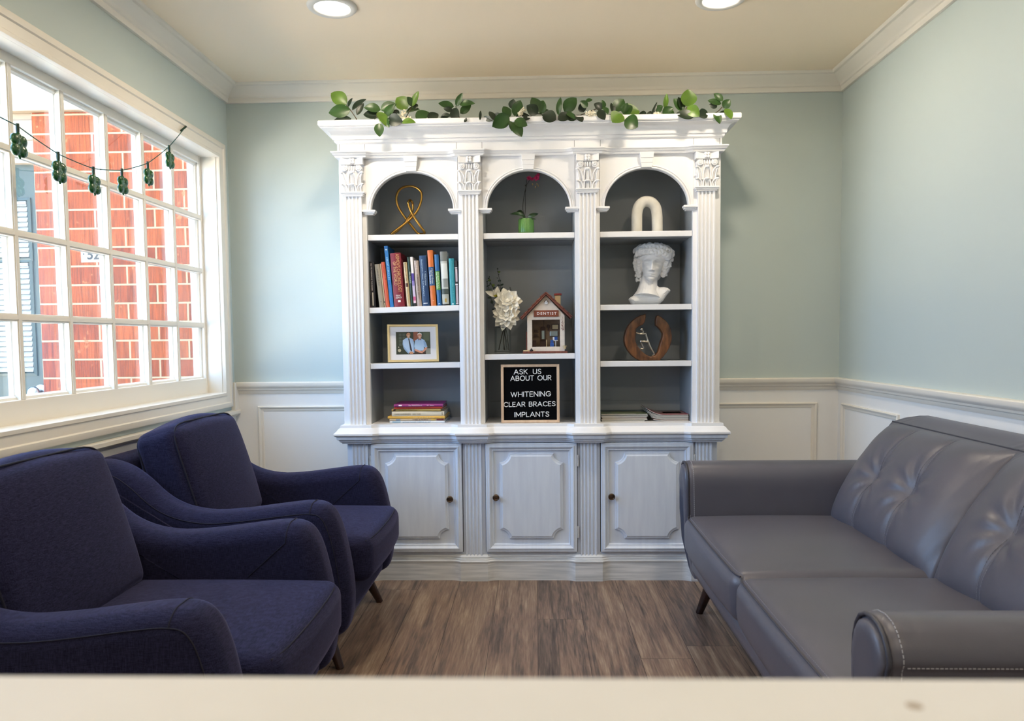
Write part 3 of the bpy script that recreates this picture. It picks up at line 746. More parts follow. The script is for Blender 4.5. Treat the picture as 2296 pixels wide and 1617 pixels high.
# doors
for k in range(3):
    c = BAYS[k] + 0.002; a, b, z0, z1 = c - 0.2085, c + 0.2085, 0.134, 0.637
    MB().box(a - 0.003, b + 0.003, YS - 0.0048, YS - 0.0035, z0 - 0.003, z1 + 0.003).build('door_gap', M['shadow'], bc, smooth=0)
    YD = YS - 0.008
    f = fy(YD)
    m = MB().box(a, b, YD, YS - 0.0045, z0, z1)
    m.ring(a, b, z0, z1, [(0, 0), (0, 0.013), (0.003, 0.016), (0.012, 0.016), (0.014, 0.019), (0.019, 0.019), (0.022, 0.015), (0.030, 0.010), (0.033, 0.011), (0.037, 0.004), (0.038, 0)], f)
    d = m.build('door', M['case_daylit'], bc, smooth=25)
    hw, hz, rs = 0.144, 0.197, 0.047
    zc = 0.392
    def scoop(ins):
        out = []; R2 = rs + ins; e = math.asin((ins + 0.004) / R2)
        for sx, sz, up in ((1, -1, 1), (1, 1, 0), (-1, 1, 1), (-1, -1, 0)):
            th = [e + (PI / 2 - 2 * e) * i / 8 for i in range(9)]
            if not up: th.reverse()
            out += [(c + sx * (hw + 0.004) - sx * R2 * math.cos(t), zc + sz * (hz + 0.004) - sz * R2 * math.sin(t)) for t in th]
        return out
    rings = [[(u, YD - w, v) for u, v in scoop(i)] for i, w in ((0, 0), (0.0, 0.007), (0.003, 0.010), (0.006, 0.0105), (0.013, 0.0155), (0.016, 0.0155))]
    n = len(rings[0]); m = MB()
    vs = [v for r in rings for v in r]
    fs = [(i * n + j, i * n + (j + 1) % n, (i + 1) * n + (j + 1) % n, (i + 1) * n + j) for i in range(len(rings) - 1) for j in range(n)] + [tuple(range((len(rings) - 1) * n, len(rings) * n))]
    m.add(vs, fs).build('raised_panel', M['case_daylit'], d, smooth=25)
    kx = (-0.397, -0.186, 0.339)[k]; kz = (0.383, 0.390, 0.392)[k]
    m = MB().lathe([(0.007, 0), (0.007, 0.002), (0.0045, 0.004), (0.0045, 0.014), (0.0125, 0.018), (0.0155, 0.022), (0.0150, 0.026), (0.011, 0.0275), (0.010, 0.0265), (0.0005, 0.0275)], 24, (kx, YD - 0.006, kz), Rk)
    m.build('knob', M['bronze'], d, smooth=50)
    hx = a - 0.003 if k == 0 else b + 0.004
    for zz in (0.225, 0.555):
        m = MB()
        for i in range(3): m.lathe([(0.003, -0.008), (0.0035, -0.0075), (0.0035, 0.0075), (0.003, 0.008)], 10, (hx, YD - 0.012, zz + (i - 1) * 0.0175))
        m.box(hx - 0.005, hx + 0.005, YD - 0.010, YD - 0.0, zz - 0.026, zz + 0.026)
        m.build('hinge', M['hinge'], d, smooth=40)

# ================================================================== ARMCHAIRS
def armchair():
    t = thing('armchair', (-1.05, 2.82, 0), 'navy fabric armchair beside the bookcase, behind the nearer armchair', 'armchair', 'navy armchairs under the window')
    F = M['navy']
    prof = [(-.45, .66), (-.435, .705), (-.40, .722), (-.35, .716), (-.30, .695), (-.25, .658), (-.205, .615), (-.16, .583), (-.10, .560), (-.02, .549), (.08, .555), (.17, .566), (.25, .576), (.30, .580), (.34, .576), (.368, .560), (.390, .528), (.408, .475), (.424, .40), (.434, .33), (.438, .26), (.432, .20), (.418, .155), (.39, .135), (.20, .132), (-.20, .132), (-.41, .135), (-.44, .16), (-.45, .22), (-.453, .42)]
    top = [(v.x, v.y) for v in smooth_path([(u, v, 0) for u, v in prof[:24]], 3)]
    prof = top + prof[24:]
    TH, RD = 0.135, 0.050
    n = len(prof); nr = []
    for i in range(n):                                       # outward normals of the outline (it runs clockwise)
        a_, b_, c_ = Vector(prof[i - 1]), Vector(prof[i]), Vector(prof[(i + 1) % n])
        d = ((b_ - a_).normalized() + (c_ - b_).normalized()).normalized(); nr.append(Vector((-d.y, d.x)))
    def surf(i, ang, side, fn, lift=.0006):
        ins = RD * (1 - math.sin(ang)) - lift * math.sin(ang); w = side * (TH / 2 - RD * (1 - math.cos(ang)) + lift * math.cos(ang))
        return fn(prof[i][0] - nr[i].x * ins, prof[i][1] - nr[i].y * ins, w)
    crest = min(range(len(top)), key=lambda i: abs(top[i][0] - .318) + abs(top[i][1] - .579))
    first = min(range(len(top)), key=lambda i: abs(top[i][0] + .33) + abs(top[i][1] - .71))
    for s in (-1, 1):
        fn = lambda u, v, w, s=s: (u, s * 0.352 + w, v)
        a = MB().slab(prof, TH, RD, fn, 7).build('arm', F, t, smooth=60, world=False)
        MB().tube([surf(i, .42, s, fn) for i in range(first, len(top))], 0.0015, 6).build('piping', M['piping'], a, smooth=60, world=False)
        q = Vector(prof[crest]) - nr[crest] * RD
        line = [fn(q.x + (.20 - q.x) * k / 6, q.y + (.43 - q.y) * k / 6, -s * (TH / 2 + .0006)) for k in range(6, 0, -1)]
        line += [surf(crest, PI / 2 * k / 8, -s, fn) for k in range(0, 9)] + [surf(crest, PI / 2 * k / 8, s, fn) for k in range(8, 1, -1)]
        MB().tube(line, 0.0015, 6).build('piping', M['piping'], a, smooth=60, world=False)
    Mb = Matrix.Translation((-.395, 0, .43)) @ Matrix.Rotation(math.radians(-6), 4, 'Y')
    MB().cushion((.055, .30, .29), .045, (0, 0, .0), Mb).build('backrest', F, t, smooth=60, world=False)
    MB().cushion((.36, .30, .075), .03, (.004, 0, 0), Matrix.Translation((.045, 0, .215))).build('seat_base', F, t, smooth=60, world=False)
    hs = (.36, .284, .078)
    def round_front(v, u):
        k = max(0, u[0]) ** 3
        v.x += 0.012 * k * (1 - u[1] ** 2); v.y *= 1 - 0.02 * k
        return v
    sc = MB().cushion(hs, .042, (.006, 0, .016), Matrix.Translation((.118, 0, .353)), fn=round_front).build('seat_cushion', F, t, smooth=60, world=False)
    pp = []
    for i in range(25):
        y = -.258 + .516 * i / 24; pp.append((.118 + .352 + .012 * (1 - (y / .284) ** 2) - .004 - .010 * (abs(y) / .258) ** 8, y, .353 + .066))
    MB().tube(pp, 0.0022, 6).build('piping', M['piping'], sc, smooth=60, world=False)
    Mc = Matrix.Translation((-.212, 0, .602)) @ Matrix.Rotation(math.radians(-17), 4, 'Y')
    def pillow(v, u):
        k = (1 - u[1] ** 4) * (1 - u[2] ** 4)
        v.x *= 0.90 + 0.16 * k
        v.z += 0.008 * u[2] * math.cos(3 * u[1])
        v.x += 0.0025 * math.sin(26 * u[1] + 9 * u[2]) * max(0, abs(u[2]) - 0.5)
        return v
    bcush = MB().cushion((.088, .272, .218), .045, (.022, .010, .012), Mc, 14, 6, fn=pillow).build('back_cushion', F, t, smooth=60, world=False)
    pp = []
    r = .045
    for sx in (1, -1):
        lp = []
        for i in range(40):
            a = 2 * PI * i / 40; ca, sa = math.cos(a), math.sin(a)
            y = .262 * math.copysign(abs(ca) ** 0.28, ca); z = .212 * math.copysign(abs(sa) ** 0.28, sa)
            lp.append(Mc @ Vector((sx * .067, y * 1.015, z * 1.01)))
        MB().tube(lp, 0.003, 6, True).build('piping', M['piping'], bcush, smooth=60, world=False)
    for x, dx in ((.315, .065), (-.36, -.05)):
        for s in (-1, 1):
            MB().tube([(x, s * .292, .15), (x + dx * .5, s * .310, .075), (x + dx, s * .328, 0.0)], [.024, .019, .013], 14).build('leg', M['darkwood'], t, smooth=50, world=False)
    return t
chair = armchair()
near = copy_tree(chair); near.location = (-1.038, 1.85, 0)
near['label'] = 'navy fabric armchair in the left foreground, nearest the camera'

# ================================================================== SOFA
LT = M['leather']
sofa = thing('sofa', (1.02, 2.155, 0), 'grey leather two-seat sofa along the right wall', 'sofa')
for s, yc in ((1, 2.985), (-1, 1.325)):
    sec = [(-.070, .17), (-.070, .35), (-.070, .53), (-.067, .565), (-.058, .592), (-.042, .611), (-.020, .621), (.008, .624), (.034, .620), (.055, .607), (.070, .588), (.077, .573), (.078, .563), (.074, .555), (.071, .548), (.067, .44), (.060, .32), (.052, .20), (.046, .17)]
    def arm_fn(xf, w, v):
        f = 1 - (xf - .585) / .85
        k = max(0, (.42 - v) / .26)
        return (xf + 0.045 * k * k * max(0, f), yc + s * w, v)
    m = MB(); X = [.585, .587, .592, .600, .62, .75, .95, 1.15, 1.35, 1.44]
    inset = [.010, .005, .002, 0, 0, 0, 0, 0, 0, 0]
    cw, cv = 0.0, 0.38; vs = []
    for x, i_ in zip(X, inset):
        for w, v in sec:
            vs.append(arm_fn(x, w - math.copysign(i_, w), v - (i_ if v > .5 else 0)))
    n = len(sec)
    fs = [(k * n + j, k * n + (j + 1) % n, (k + 1) * n + (j + 1) % n, (k + 1) * n + j) for k in range(len(X) - 1) for j in range(n)] + [tuple(range(n)), tuple(range((len(X) - 1) * n, len(X) * n))]
    a = m.add(vs, fs).build('arm', LT, sofa, smooth=50)
    # front panel with welt and stitching
    pan = [(w * 0.86, .17 + (v - .17) * 0.975) for w, v in sec]
    m = MB(); rings = []
    for dx, ins in ((0.0, 0), (-.008, .001), (-.013, .006), (-.016, .016), (-.017, .028)):
        rings.append([arm_fn(.588 + dx, w * (1 - ins / .07), v - (ins if v > .45 else ins * 0.2)) for w, v in pan])
    vs = [p for r in rings for p in r]
    fs = [(k * n + j, k * n + (j + 1) % n, (k + 1) * n + (j + 1) % n, (k + 1) * n + j) for k in range(4) for j in range(n)] + [tuple(range(4 * n, 5 * n))]
    m.add(vs, fs).build('arm_front', LT, a, smooth=50)
    wl = [arm_fn(.584, w * 0.95, .17 + (v - .17) * 0.99) for w, v in sec]
    MB().tube(wl, 0.0045, 8).build('welt', M['welt'], a, smooth=60)
    m = MB()
    sp = [arm_fn(.606, w * 1.005, v + (0.001 if v > .6 else 0)) for w, v in sec[1:]]
    def dashes(m, pts, r=0.0011, step=0.0075, gap=0.0025, d=Vector((0, 0, 0))):
        P = [Vector(p) for p in pts]; L = 0.0
        for A, B in zip(P, P[1:]):
            l = (B - A).length; k = max(1, int(round(l / step)))
            for i in range(k):
                m.tube([A + (B - A) * ((i + 0.1) / k) + d, A + (B - A) * ((i + 0.78) / k) + d], r, 5)
        return m
    dashes(m, sp)
    dashes(m, [arm_fn(.612 + .82 * i / 12, .0768, .5575) for i in range(13)])
    st = m.build('stitching', M['stitch'], a, smooth=0); st['kind'] = 'stuff'
MB().cushion((.42, .775, .06), .035, Mx=Matrix.Translation((1.015, 2.155, .215)), fn=lambda v, u: (setattr(v, 'x', v.x + (0.03 * max(0, -u[2]) if u[0] < -.5 else 0)) or v)).build('seat_base', LT, sofa, smooth=50)
MB().cushion((.060, .78, .28), .03, Mx=Matrix.Translation((1.398, 2.155, .45)) @ Matrix.Rotation(math.radians(2), 4, 'Y')).build('backrest', LT, sofa, smooth=50)
SEAM = 2.160
for y0, y1 in ((1.396, SEAM), (SEAM, 2.914)):
    yc, hy = (y0 + y1) / 2, (y1 - y0) / 2 - .001
    def seatf(v, u):
        if u[0] < 0: v.x -= 0.012 * (-u[0]) ** 3 * (1 - u[1] ** 2)
        if u[2] < 0 and u[0] < -.3: v.x += 0.018 * (-u[2]) ** 2
        return v
    sc = MB().cushion((.33, hy, .083), .044, (0, 0, .028), Matrix.Translation((.893, yc, .345)), 12, 6, fn=seatf).build('seat_cushion', LT, sofa, smooth=60)
    pt = []; pb = []
    for i in range(31):
        y = yc - (hy - .006) + 2 * (hy - .006) * i / 30; e = 1 - ((y - yc) / hy) ** 2
        ed = 0.010 if i in (0, 30) else (0.003 if i in (1, 29) else 0)
        pt.append((.893 - .33 - .012 * e * .5 + .011 + ed, y, .345 + .075 + 0.004 * e)); pb.append((.893 - .33 + .016 - .006 * e + ed, y, .345 - .078))
    MB().tube(pt, 0.0026, 7).build('welt', M['welt'], sc, smooth=60)
    m = MB(); dashes(m, [(x + 0.0085, y, z + 0.0062) for x, y, z in pt], 0.0007); st = m.build('stitching', M['stitch2'], sc, smooth=0); st['kind'] = 'stuff'
    # back cushion with two tufted seams
    hb = (y1 - y0) / 2
    seams = [yc - hb * 0.33, yc + hb * 0.33]
    def spine(v):                                            # lower front -> top front
        x = 1.072 + 0.235 * v - 0.026 * math.sin(PI * v)
        return x, 0.425 + 0.385 * v
    def bface(uu, vv):
        y = yc + hb * (2 * uu - 1); a = 2 * uu - 1; b = 2 * vv - 1
        x, z = spine(vv)
        edge = (1 - abs(a) ** 6) * (1 - abs(b) ** 8)
        d = -0.055 * (1 - edge) + 0.016 * (1 - a * a) * (1 - b * b)
        for ys in seams:
            yy = ys
            g = math.exp(-((y - yy) / 0.014) ** 2); wd = math.exp(-((y - yy) / 0.06) ** 2)
            fade = min(1, (1 - abs(b)) * 6)
            d -= (0.008 * g + 0.010 * wd) * fade
            dz = vv - 0.52; rr = math.hypot((y - yy) / 0.055, dz * 0.40 / 0.055)
            d -= 0.022 * math.exp(-rr * rr)
            an = math.atan2(dz * 0.4, y - yy)
            d += 0.0045 * math.exp(-((rr - 1.25) / 0.8) ** 2) * math.sin(9 * an + 1.3)
        d += 0.0018 * math.sin(60 * a + 11 * b) * max(0, abs(a) - .75) * 4
        n = Vector((-0.85, 0, 0.5)).normalized()
        if abs(a) > .9: y -= math.copysign(0.010 * ((abs(a) - .9) / .1) ** 2, a) * (0 if abs(a) < 1 else 0)
        return Vector((x, y, z)) + n * d
    nu, nv = 72, 56
    m = MB().grid(bface, nu, nv)
    # close with sides and a back
    front = list(m.v); w = nv + 1
    border = [i * w for i in range(nu + 1)] + [nu * w + j for j in range(1, w)] + [i * w + nv for i in range(nu - 1, -1, -1)] + [j for j in range(nv - 1, 0, -1)]
    o = len(m.v)
    for k in (0.35, 0.75, 1.0):
        for i in border:
            p = Vector(front[i]); vv = (p.z - .425) / .385
            m.v.append(tuple(p + Vector((0.135 * k, 0, (0.022 * math.sin(PI / 2 * min(1, k * 1.3)) if vv > .8 else 0.03 * k)))))
    nb = len(border)
    for j in range(nb):
        q = (j + 1) % nb
        m.f.append((border[j], border[q], o + q, o + j)); m.m.append(0)
        for L in (0, 1): m.f.append((o + L * nb + j, o + L * nb + q, o + (L + 1) * nb + q, o + (L + 1) * nb + j)); m.m.append(0)
    m.f.append(tuple(range(o + 2 * nb, o + 3 * nb))); m.m.append(0)
    bk = m.build('back_cushion', LT, sofa, smooth=60)
    n_ = Vector((-0.85, 0, 0.5)).normalized()
    tops = [bface(i / 40, 1.0) + Vector((0.002, 0, 0.001)) for i in range(41)]
    MB().tube(tops, 0.003, 7).build('welt', M['welt'], bk, smooth=60)
    for ys in seams:
        uu = (ys - yc) / hb / 2 + .5
        m = MB()
        for e in (-0.006, 0.006):
            dashes(m, [bface(uu + e / hb / 2, 0.03 + 0.94 * i / 46) + n_ * 0.0008 for i in range(47)], 0.0007, 0.0078)
        st = m.build('stitching', M['stitch2'], bk, smooth=0); st['kind'] = 'stuff'
for x, dx in ((.70, -.050), (1.36, .03)):
    for y, dy in ((1.34, -.03), (2.975, .045)):
        MB().tube([(x, y, .175), (x + dx, y + dy, 0.0)], [.026, .014], 14).build('leg', M['darkwood'], sofa, smooth=50)

# ================================================================== BOOKS
def px_size(n, Y): return n * Y / FPX
_mc = {}
def cmat(h, rough=0.5, **k):
    if (h, rough) not in _mc: _mc[(h, rough)] = mat('cover_' + h.strip('#'), h, rough, **k)
    return _mc[(h, rough)]
M['pages'] = mat('book_pages', '#ddd3bd', 0.9, var=0.12, vscale=(3, 3, 900))
def book(name, loc, rot, th, h, d, colour, label, group, titles=(), bands=(), soft=False, rough=0.45):
    """Upright in its own space: thickness x, height z, spine at -y. titles: (text, colour, from top 0..1, to 0..1, x from, x to)."""
    t = thing(name, loc, label, 'book', group, rot)
    c = cmat(colour, rough); ct = 0.0012 if soft else 0.0025; e = 0 if soft else 0.003
    m = MB()
    m.box(-th / 2, -th / 2 + ct, -d / 2 + .002, d / 2, 0, h); m.box(th / 2 - ct, th / 2, -d / 2 + .002, d / 2, 0, h)
    n = 8; pts = [(-th / 2 + th * i / n, -d / 2 + .002 - (0.0005 if soft else 0.0035) * math.sin(PI * i / n)) for i in range(n + 1)]
    m.prism(pts + [(th / 2, -d / 2 + .0045), (-th / 2, -d / 2 + .0045)], 0, h, lambda u, v, w: (u, v, w))
    m.build('cover', c, t, smooth=30, world=False)
    MB().box(-th / 2 + ct, th / 2 - ct, -d / 2 + .004, d / 2 - e, e, h - e).build('pages', M['pages'], t, smooth=0, world=False)
    sy = -d / 2 - (0.0 if soft else 0.0018)
    def sfn(u, v, w):                                       # u across the spine, v down from the top (0..1)
        x = u * th - th / 2
        return (x, -d / 2 + .002 - (0.0005 if soft else 0.0035) * math.sin(PI * max(0, min(1, u))) - w - .0003, h * (1 - v))
    for col, v0, v1, u0, u1 in bands:
        m = MB(); m.grid(lambda a, b: sfn(u0 + (u1 - u0) * a, v0 + (v1 - v0) * b, .0002), 8, 2)
        m.build('spine_band', cmat(col, rough), t, smooth=0, world=False)
    for txt, col, v0, v1, u0, u1 in [q for q in titles if q[0].startswith('=')]:
        m = MB(); text_mesh(m, txt[1:], u0, u1, v1, v0, lambda a, b, w: sfn(a, b, w + .0005), 0.0004, 0.0)
        m.build('spine_title', cmat(col, rough), t, smooth=0, world=False)
    for txt, col, v0, v1, u0, u1 in [q for q in titles if not q[0].startswith('=')]:
        m = MB(); text_mesh(m, txt, v0, v1, 0, 1, lambda a, b, w: sfn(u1 - (u1 - u0) * (1 - b), a, w + .0005) , 0.0004, 0.0)
        m.build('spine_title', cmat(col, rough), t, smooth=0, world=False)
    return t
S5 = 220 / 2223
def c5(x, y, Y): return at(820 + x * S5, 540 + y * S5, Y=Y)
GB = 'books standing on the left shelf'
UP = [  # bottom x0, x1, top x0, top y, depth offset, colour, label, titles, bands, soft
 (103, 120, 77, 470, .0, '#17161a', 'black paperback at the far left end of the upright row', [('LIFE AFTER LIFE ART', '#b9b6ad', .36, .72, .25, .6)], [('#b3474a', .955, .975, .3, .8)], True),
 (121, 227, 83, 492, .0, '#1a171d', 'thick black book with a white title, second from the left of the upright row', [('ALL THE WARNING OF THE SOLDIER', '#d8d3d6', .02, .62, .22, .50)], [('#d6d2c6', .66, .95, .34, .58)], True),
 (306, 418, 196, 535, .0, '#9a9486', 'grey-beige book between the black book and the orange one', [('LENINGRAD', '#5b564c', .12, .50, .35, .65)], [('#55514a', .86, .875, .4, .6)], False),
 (425, 455, 312, 520, .004, '#d8c9ae', 'thin cream booklet pressed against the orange book', [], [('#3a3230', .86, .89, 0, 1)], True),
 (458, 546, 342, 486, .0, '#c4583c', 'orange-red book left of the tall blue one', [('TALES', '#a9452d', .06, .24, .3, .65)], [('#6d2a22', .37, .385, .55, .95)], False),
 (552, 636, 410, 122, .0, '#1f6fb4', 'tall blue book titled crop circles', [('CROP CIRCLES', '#a9dcf0', .18, .555, .28, .72), ('A GUIDE TO THE FIELDS', '#8cc0e2', .64, .84, .42, .58)], [('#cfe6f4', .052, .065, .2, .8), ('#cfe6f4', .04, .085, .46, .54)], True),
 (646, 888, 546, 285, .0, '#7a1c2e', 'thick dark red book, the widest of the upright row', [("ASIMOV'S CHRONOLOGY", '#d3a873', .02, .73, .52, .86), ('OF THE WORLD', '#d3a873', .16, .60, .20, .48), ('=ISAAC', '#f2eeea', .775, .805, .26, .72), ('=ASIMOV', '#f2eeea', .815, .848, .20, .80)], [('#f2eeea', .876, .915, .40, .66)], False),
 (899, 932, 808, 432, .012, '#5e1522', 'narrow dark red book beside the thick dark red one', [], [], False),
 (936, 1020, 846, 488, .0, '#c9b68f', 'cream book with a small brown square on its spine', [('Seasons of Life', '#77664a', .02, .42, .3, .75), ('COLLECTED ESSAYS', '#a08d68', .60, .92, .4, .65)], [('#4a2418', .47, .555, .15, .85)], False),
 (1026, 1086, 936, 372, .0, '#16332b', 'narrow dark green book with white lettering', [('PILGRIMS', '#d5e6da', .30, .53, .28, .78)], [], False),
 (1088, 1150, 1000, 366, .0, '#e9e4e2', 'narrow book with a white, violet and pink spine', [], [('#4c3a94', .33, .48, 0, 1), ('#8a80bd', .48, .58, 0, 1), ('#c9bcd6', .58, .80, 0, 1), ('#c25a86', .80, .88, 0, 1), ('#e6c7d2', .88, .93, 0, 1), ('#1b1a1f', .93, .999, 0, 1)], True),
 (1168, 1274, 1086, 452, .0, '#a8978d', 'taupe book titled Alexander the Great', [('ALEXANDER THE GREAT', '#574a44', .30, .83, .35, .70), ('LIFE', '#ded3cb', .05, .20, .35, .7)], [], False),
 (1286, 1452, 1206, 340, .0, '#173a63', 'wide navy blue book left of the orange and navy one', [('Bookmakers Never Get Anywhere', '#b9d0e4', .08, .80, .20, .42), ('T. Willard Hunter', '#b9d0e4', .31, .60, .56, .80)], [('#e2e9f0', .938, .950, .15, .75)], False),
 (1476, 1600, 1390, 218, .0, '#c46a30', 'orange book with a navy label on its spine', [('Michael Grant', '#f0ede6', .33, .60, .52, .78), ('The Etruscans', '#f0ede6', .36, .60, .14, .42)], [('#1e4a78', .30, .635, 0, 1), ('#e4cdb8', .905, .912, .4, .65)], False),
 (1622, 1722, 1548, 312, .0, '#165a92', 'blue book with a green label on its spine', [('Michael Grant', '#e9f0df', .35, .66, .54, .80), ('The Classical Greeks', '#f4f7ee', .345, .665, .14, .44)], [('#4f8f35', .325, .69, 0, 1), ('#cfdde8', .955, .965, .3, .7)], False),
 (1738, 1892, 1676, 248, .0, '#b8bcb6', 'book with a mottled grey-white photographic spine', [], [('#6c706c', .0, .18, 0, 1), ('#d9dcd6', .22, .50, .1, 1), ('#8d928d', .50, .66, .3, 1), ('#46504a', .69, .79, .0, 1), ('#aeb1a6', .80, .97, .05, .98), ('#a58a3a', .87, .94, .38, .68), ('#17181a', .972, .999, 0, 1)], False),
 (1922, 2040, 1874, 402, .0, '#1b8593', 'teal book, second from the right of the upright row', [('Theory of Science, Ideas and Society', '#7fc6cd', .05, .90, .50, .72)], [('#dfeff0', .955, .985, .35, .6)], False),
 (2042, 2104, 2008, 446, .0, '#26262c', 'black and white book at the right end of the upright row', [], [('#e8e2e2', .155, .175, 0, 1), ('#b9abb0', .19, .475, .2, 1), ('#e8e2e2', .52, .55, 0, 1), ('#b9abb0', .56, .95, .2, 1), ('#e8e2e2', .955, .975, 0, 1)], True),
]
YSP = 3.475
for x0, x1, tx, ty, dy, colr, lab, tit, ban, soft in UP:
    Y = YSP + dy
    xm = (x0 + x1) / 2
    zsh = 1.2590 + 0.0080 * ((c5(xm, 1480, Y).x - (BAYS[0] - .2055)) / .411) + .0005
    by = 1500 - (xm - 40) * 0.038
    A = c5(x0, by, Y); B = c5(x1, by, Y); T = c5(tx, ty, Y)
    h = math.hypot(T.x - A.x, T.z - zsh); ang = math.atan2(A.x - T.x, T.z - zsh)
    th = (B.x - A.x) * math.cos(ang)
    d = 0.15 if h < .16 else 0.17
    lift = abs(math.sin(ang)) * th / 2
    book('book', ((A.x + B.x) / 2, Y + d / 2, zsh + lift), (0, -ang, 0), th - .0010, h, d, colr, lab, GB, tit, ban, soft)
# the flat stack on the deck
S1 = 330 / 1779
def c1b(x, y, Y): return at(750 + x * S1, 680 + y * S1, Y=Y)
GF = 'books stacked flat below the picture frame'
FL = [  # x0, x1, y top, y bottom
 (668, 1332, 1446, 1472, '#dfe3e6', 'white and blue book at the bottom of the flat stack', [('BATHING SUMMER CHEERFUL ALL DAY', '#4a86ad', .24, .75, .25, .7)], [('#8fb3c9', .05, .2, .2, .8)]),
 (660, 1322, 1420, 1446, '#b9a58a', 'multicoloured beige book, second from the bottom of the flat stack', [('MABEL & MORRIS', '#5a2f30', .42, .70, .2, .8)], [('#5d7fa0', .12, .2, .2, .8), ('#6c2c32', .86, .99, .1, .9), ('#d8b048', .76, .84, .2, .8)]),
 (646, 1336, 1390, 1420, '#dfae48', 'yellow book under the thick cream one', [('Tales of an Old House', '#f3dfa0', .45, .82, .2, .75)], []),
 (690, 1322, 1330, 1389, '#d9cfb8', 'thick cream book in the middle of the flat stack', [('HANS ANDERSEN', '#a09780', .05, .36, .25, .6), ('FAIRY TALES', '#a09780', .40, .55, .25, .6)], [('#7d7564', .955, .968, .2, .8)]),
 (696, 1292, 1299, 1329, '#a98f4c', 'thin olive-tan book above the thick cream one', [('Grimm Rhymes', '#5b4a1e', .14, .52, .2, .75)], [('#4a2a1c', .03, .08, .1, .9)]),
 (720, 1300, 1271, 1298, '#c4432f', 'thin red-orange book, second from the top of the flat stack', [('Mother Bear has Many Guests', '#6d1d1a', .06, .75, .2, .75)], []),
 (714, 1304, 1240, 1270, '#96287a', 'thin magenta book on top of the flat stack', [('The TOOTH Book', '#f3e4ee', .30, .58, .22, .82), ('Dr. Seuss', '#f3e4ee', .68, .82, .25, .75)], [('#f0e8ee', .10, .165, .25, .85)]),
]
z = DECK + .0003
YST = 3.490
for i, (x0, x1, y0, y1, colr, lab, tit, ban) in enumerate(FL):
    A = c1b(x0, y1, YST); B = c1b(x1, y1, YST)
    th = px_size((y1 - y0) * S1, YST) * .98; L = B.x - A.x; d = .20
    book('book', (B.x, YST + d / 2 + (.004 if i % 2 else 0), z + th / 2), (0, -PI / 2, [0, .02, -.01, .012, -.03, .01, .02][i]), th, L, d, colr, lab, GF, tit, ban, soft=(th < .008))
    z += th + .0003

# ------------------------------------------------------------------ magazines
def magazine(loc, w, d, th, rz, colour, label, group, curl=0.0, side=-1, art=()):
    t = thing('magazine', loc, label, 'magazine', group, (0, 0, rz))
    def lift(x):
        k = max(0, (side * x / (w / 2) + 0.1) / 1.1) if curl else 0
        k = max(0, k - .25) / .75
        return curl * k * k
    m = MB(); n = 16
    for z0, z1, nm, mt in ((0, th * .82, 'pages', M['magpages']), (th * .82, th, 'cover', cmat(colour, .3))):
        e = .002 if nm == 'pages' else 0
        vs = [(-w / 2 + e + (w - 2 * e) * i / n, y, zz + lift(-w / 2 + w * i / n)) for i in range(n + 1) for y in (-d / 2 + e, d / 2 - e) for zz in (z0, z1)]
        fs = []
        for i in range(n):
            a = i * 4; b = a + 4
            fs += [(a, b, b + 1, a + 1), (a + 2, a + 3, b + 3, b + 2), (a, a + 2, b + 2, b), (a + 1, b + 1, b + 3, a + 3)]
        fs += [(0, 1, 3, 2), (n * 4, n * 4 + 2, n * 4 + 3, n * 4 + 1)]
        MB().add(vs, fs).build(nm, mt, t, smooth=35, world=False)
    for col, u0, u1, v0, v1 in art:
        MB().grid(lambda a, b: (-w / 2 + w * (u0 + (u1 - u0) * a), -d / 2 + d * (v0 + (v1 - v0) * b), th + .0003 + lift(-w / 2 + w * (u0 + (u1 - u0) * a))), 12, 2).build('cover_picture', cmat(col, .3), t, smooth=0, world=False)
    return t
M['magpages'] = mat('magazine_paper', '#d9d5ca', 0.5, var=0.18, vscale=(3, 3, 700))
YM = 3.495
S4 = 320 / 1617
def c4(x, y, Y): return at(1320 + x * S4, 680 + y * S4, Y=Y)
GL, GR = 'magazines in the left stack on the right-hand deck', 'magazines in the right stack on the right-hand deck'
z = DECK + .0003
LMAG = [('#8d897c', 'bottom magazine of the left stack under the wooden ring sculpture', 148, 640, .0045, 0), ('#b6a58d', 'grey-beige magazine second from the bottom of the left stack', 140, 668, .0042, .01), ('#7e5a55', 'magazine with a dull red cover edge in the left stack', 158, 668, .0042, -.02), ('#a3a3a0', 'pale grey magazine in the upper half of the left stack', 140, 660, .004, .015), ('#34423a', 'dark-covered magazine just under the green one of the left stack', 138, 676, .0045, 0), ('#5d6b48', 'green-covered magazine on top of the left stack', 142, 676, .004, -.01)]
for i, (colr, lab, x0, x1, th, rz) in enumerate(LMAG):
    A = c4(x0, 1340, YM); B = c4(x1, 1340, YM); w = B.x - A.x
    art = [('#48646c', .0, 1, .60, 1), ('#7b8552', .25, .9, .12, .55), ('#8d94a0', .15, .8, .62, .74), ('#e8e4d8', .14, .74, .015, .05)] if i == 5 else []
    x = max((A.x + B.x) / 2, BAYS[2] - .205 + w / 2 + .003)
    th *= 1.25
    magazine((x, YM + .105, z), w, .205, th, rz, colr, lab, GL, 0, -1, art)
    z += th + .0004 + (0.0012 if i == 4 else 0)
z = DECK + .0003
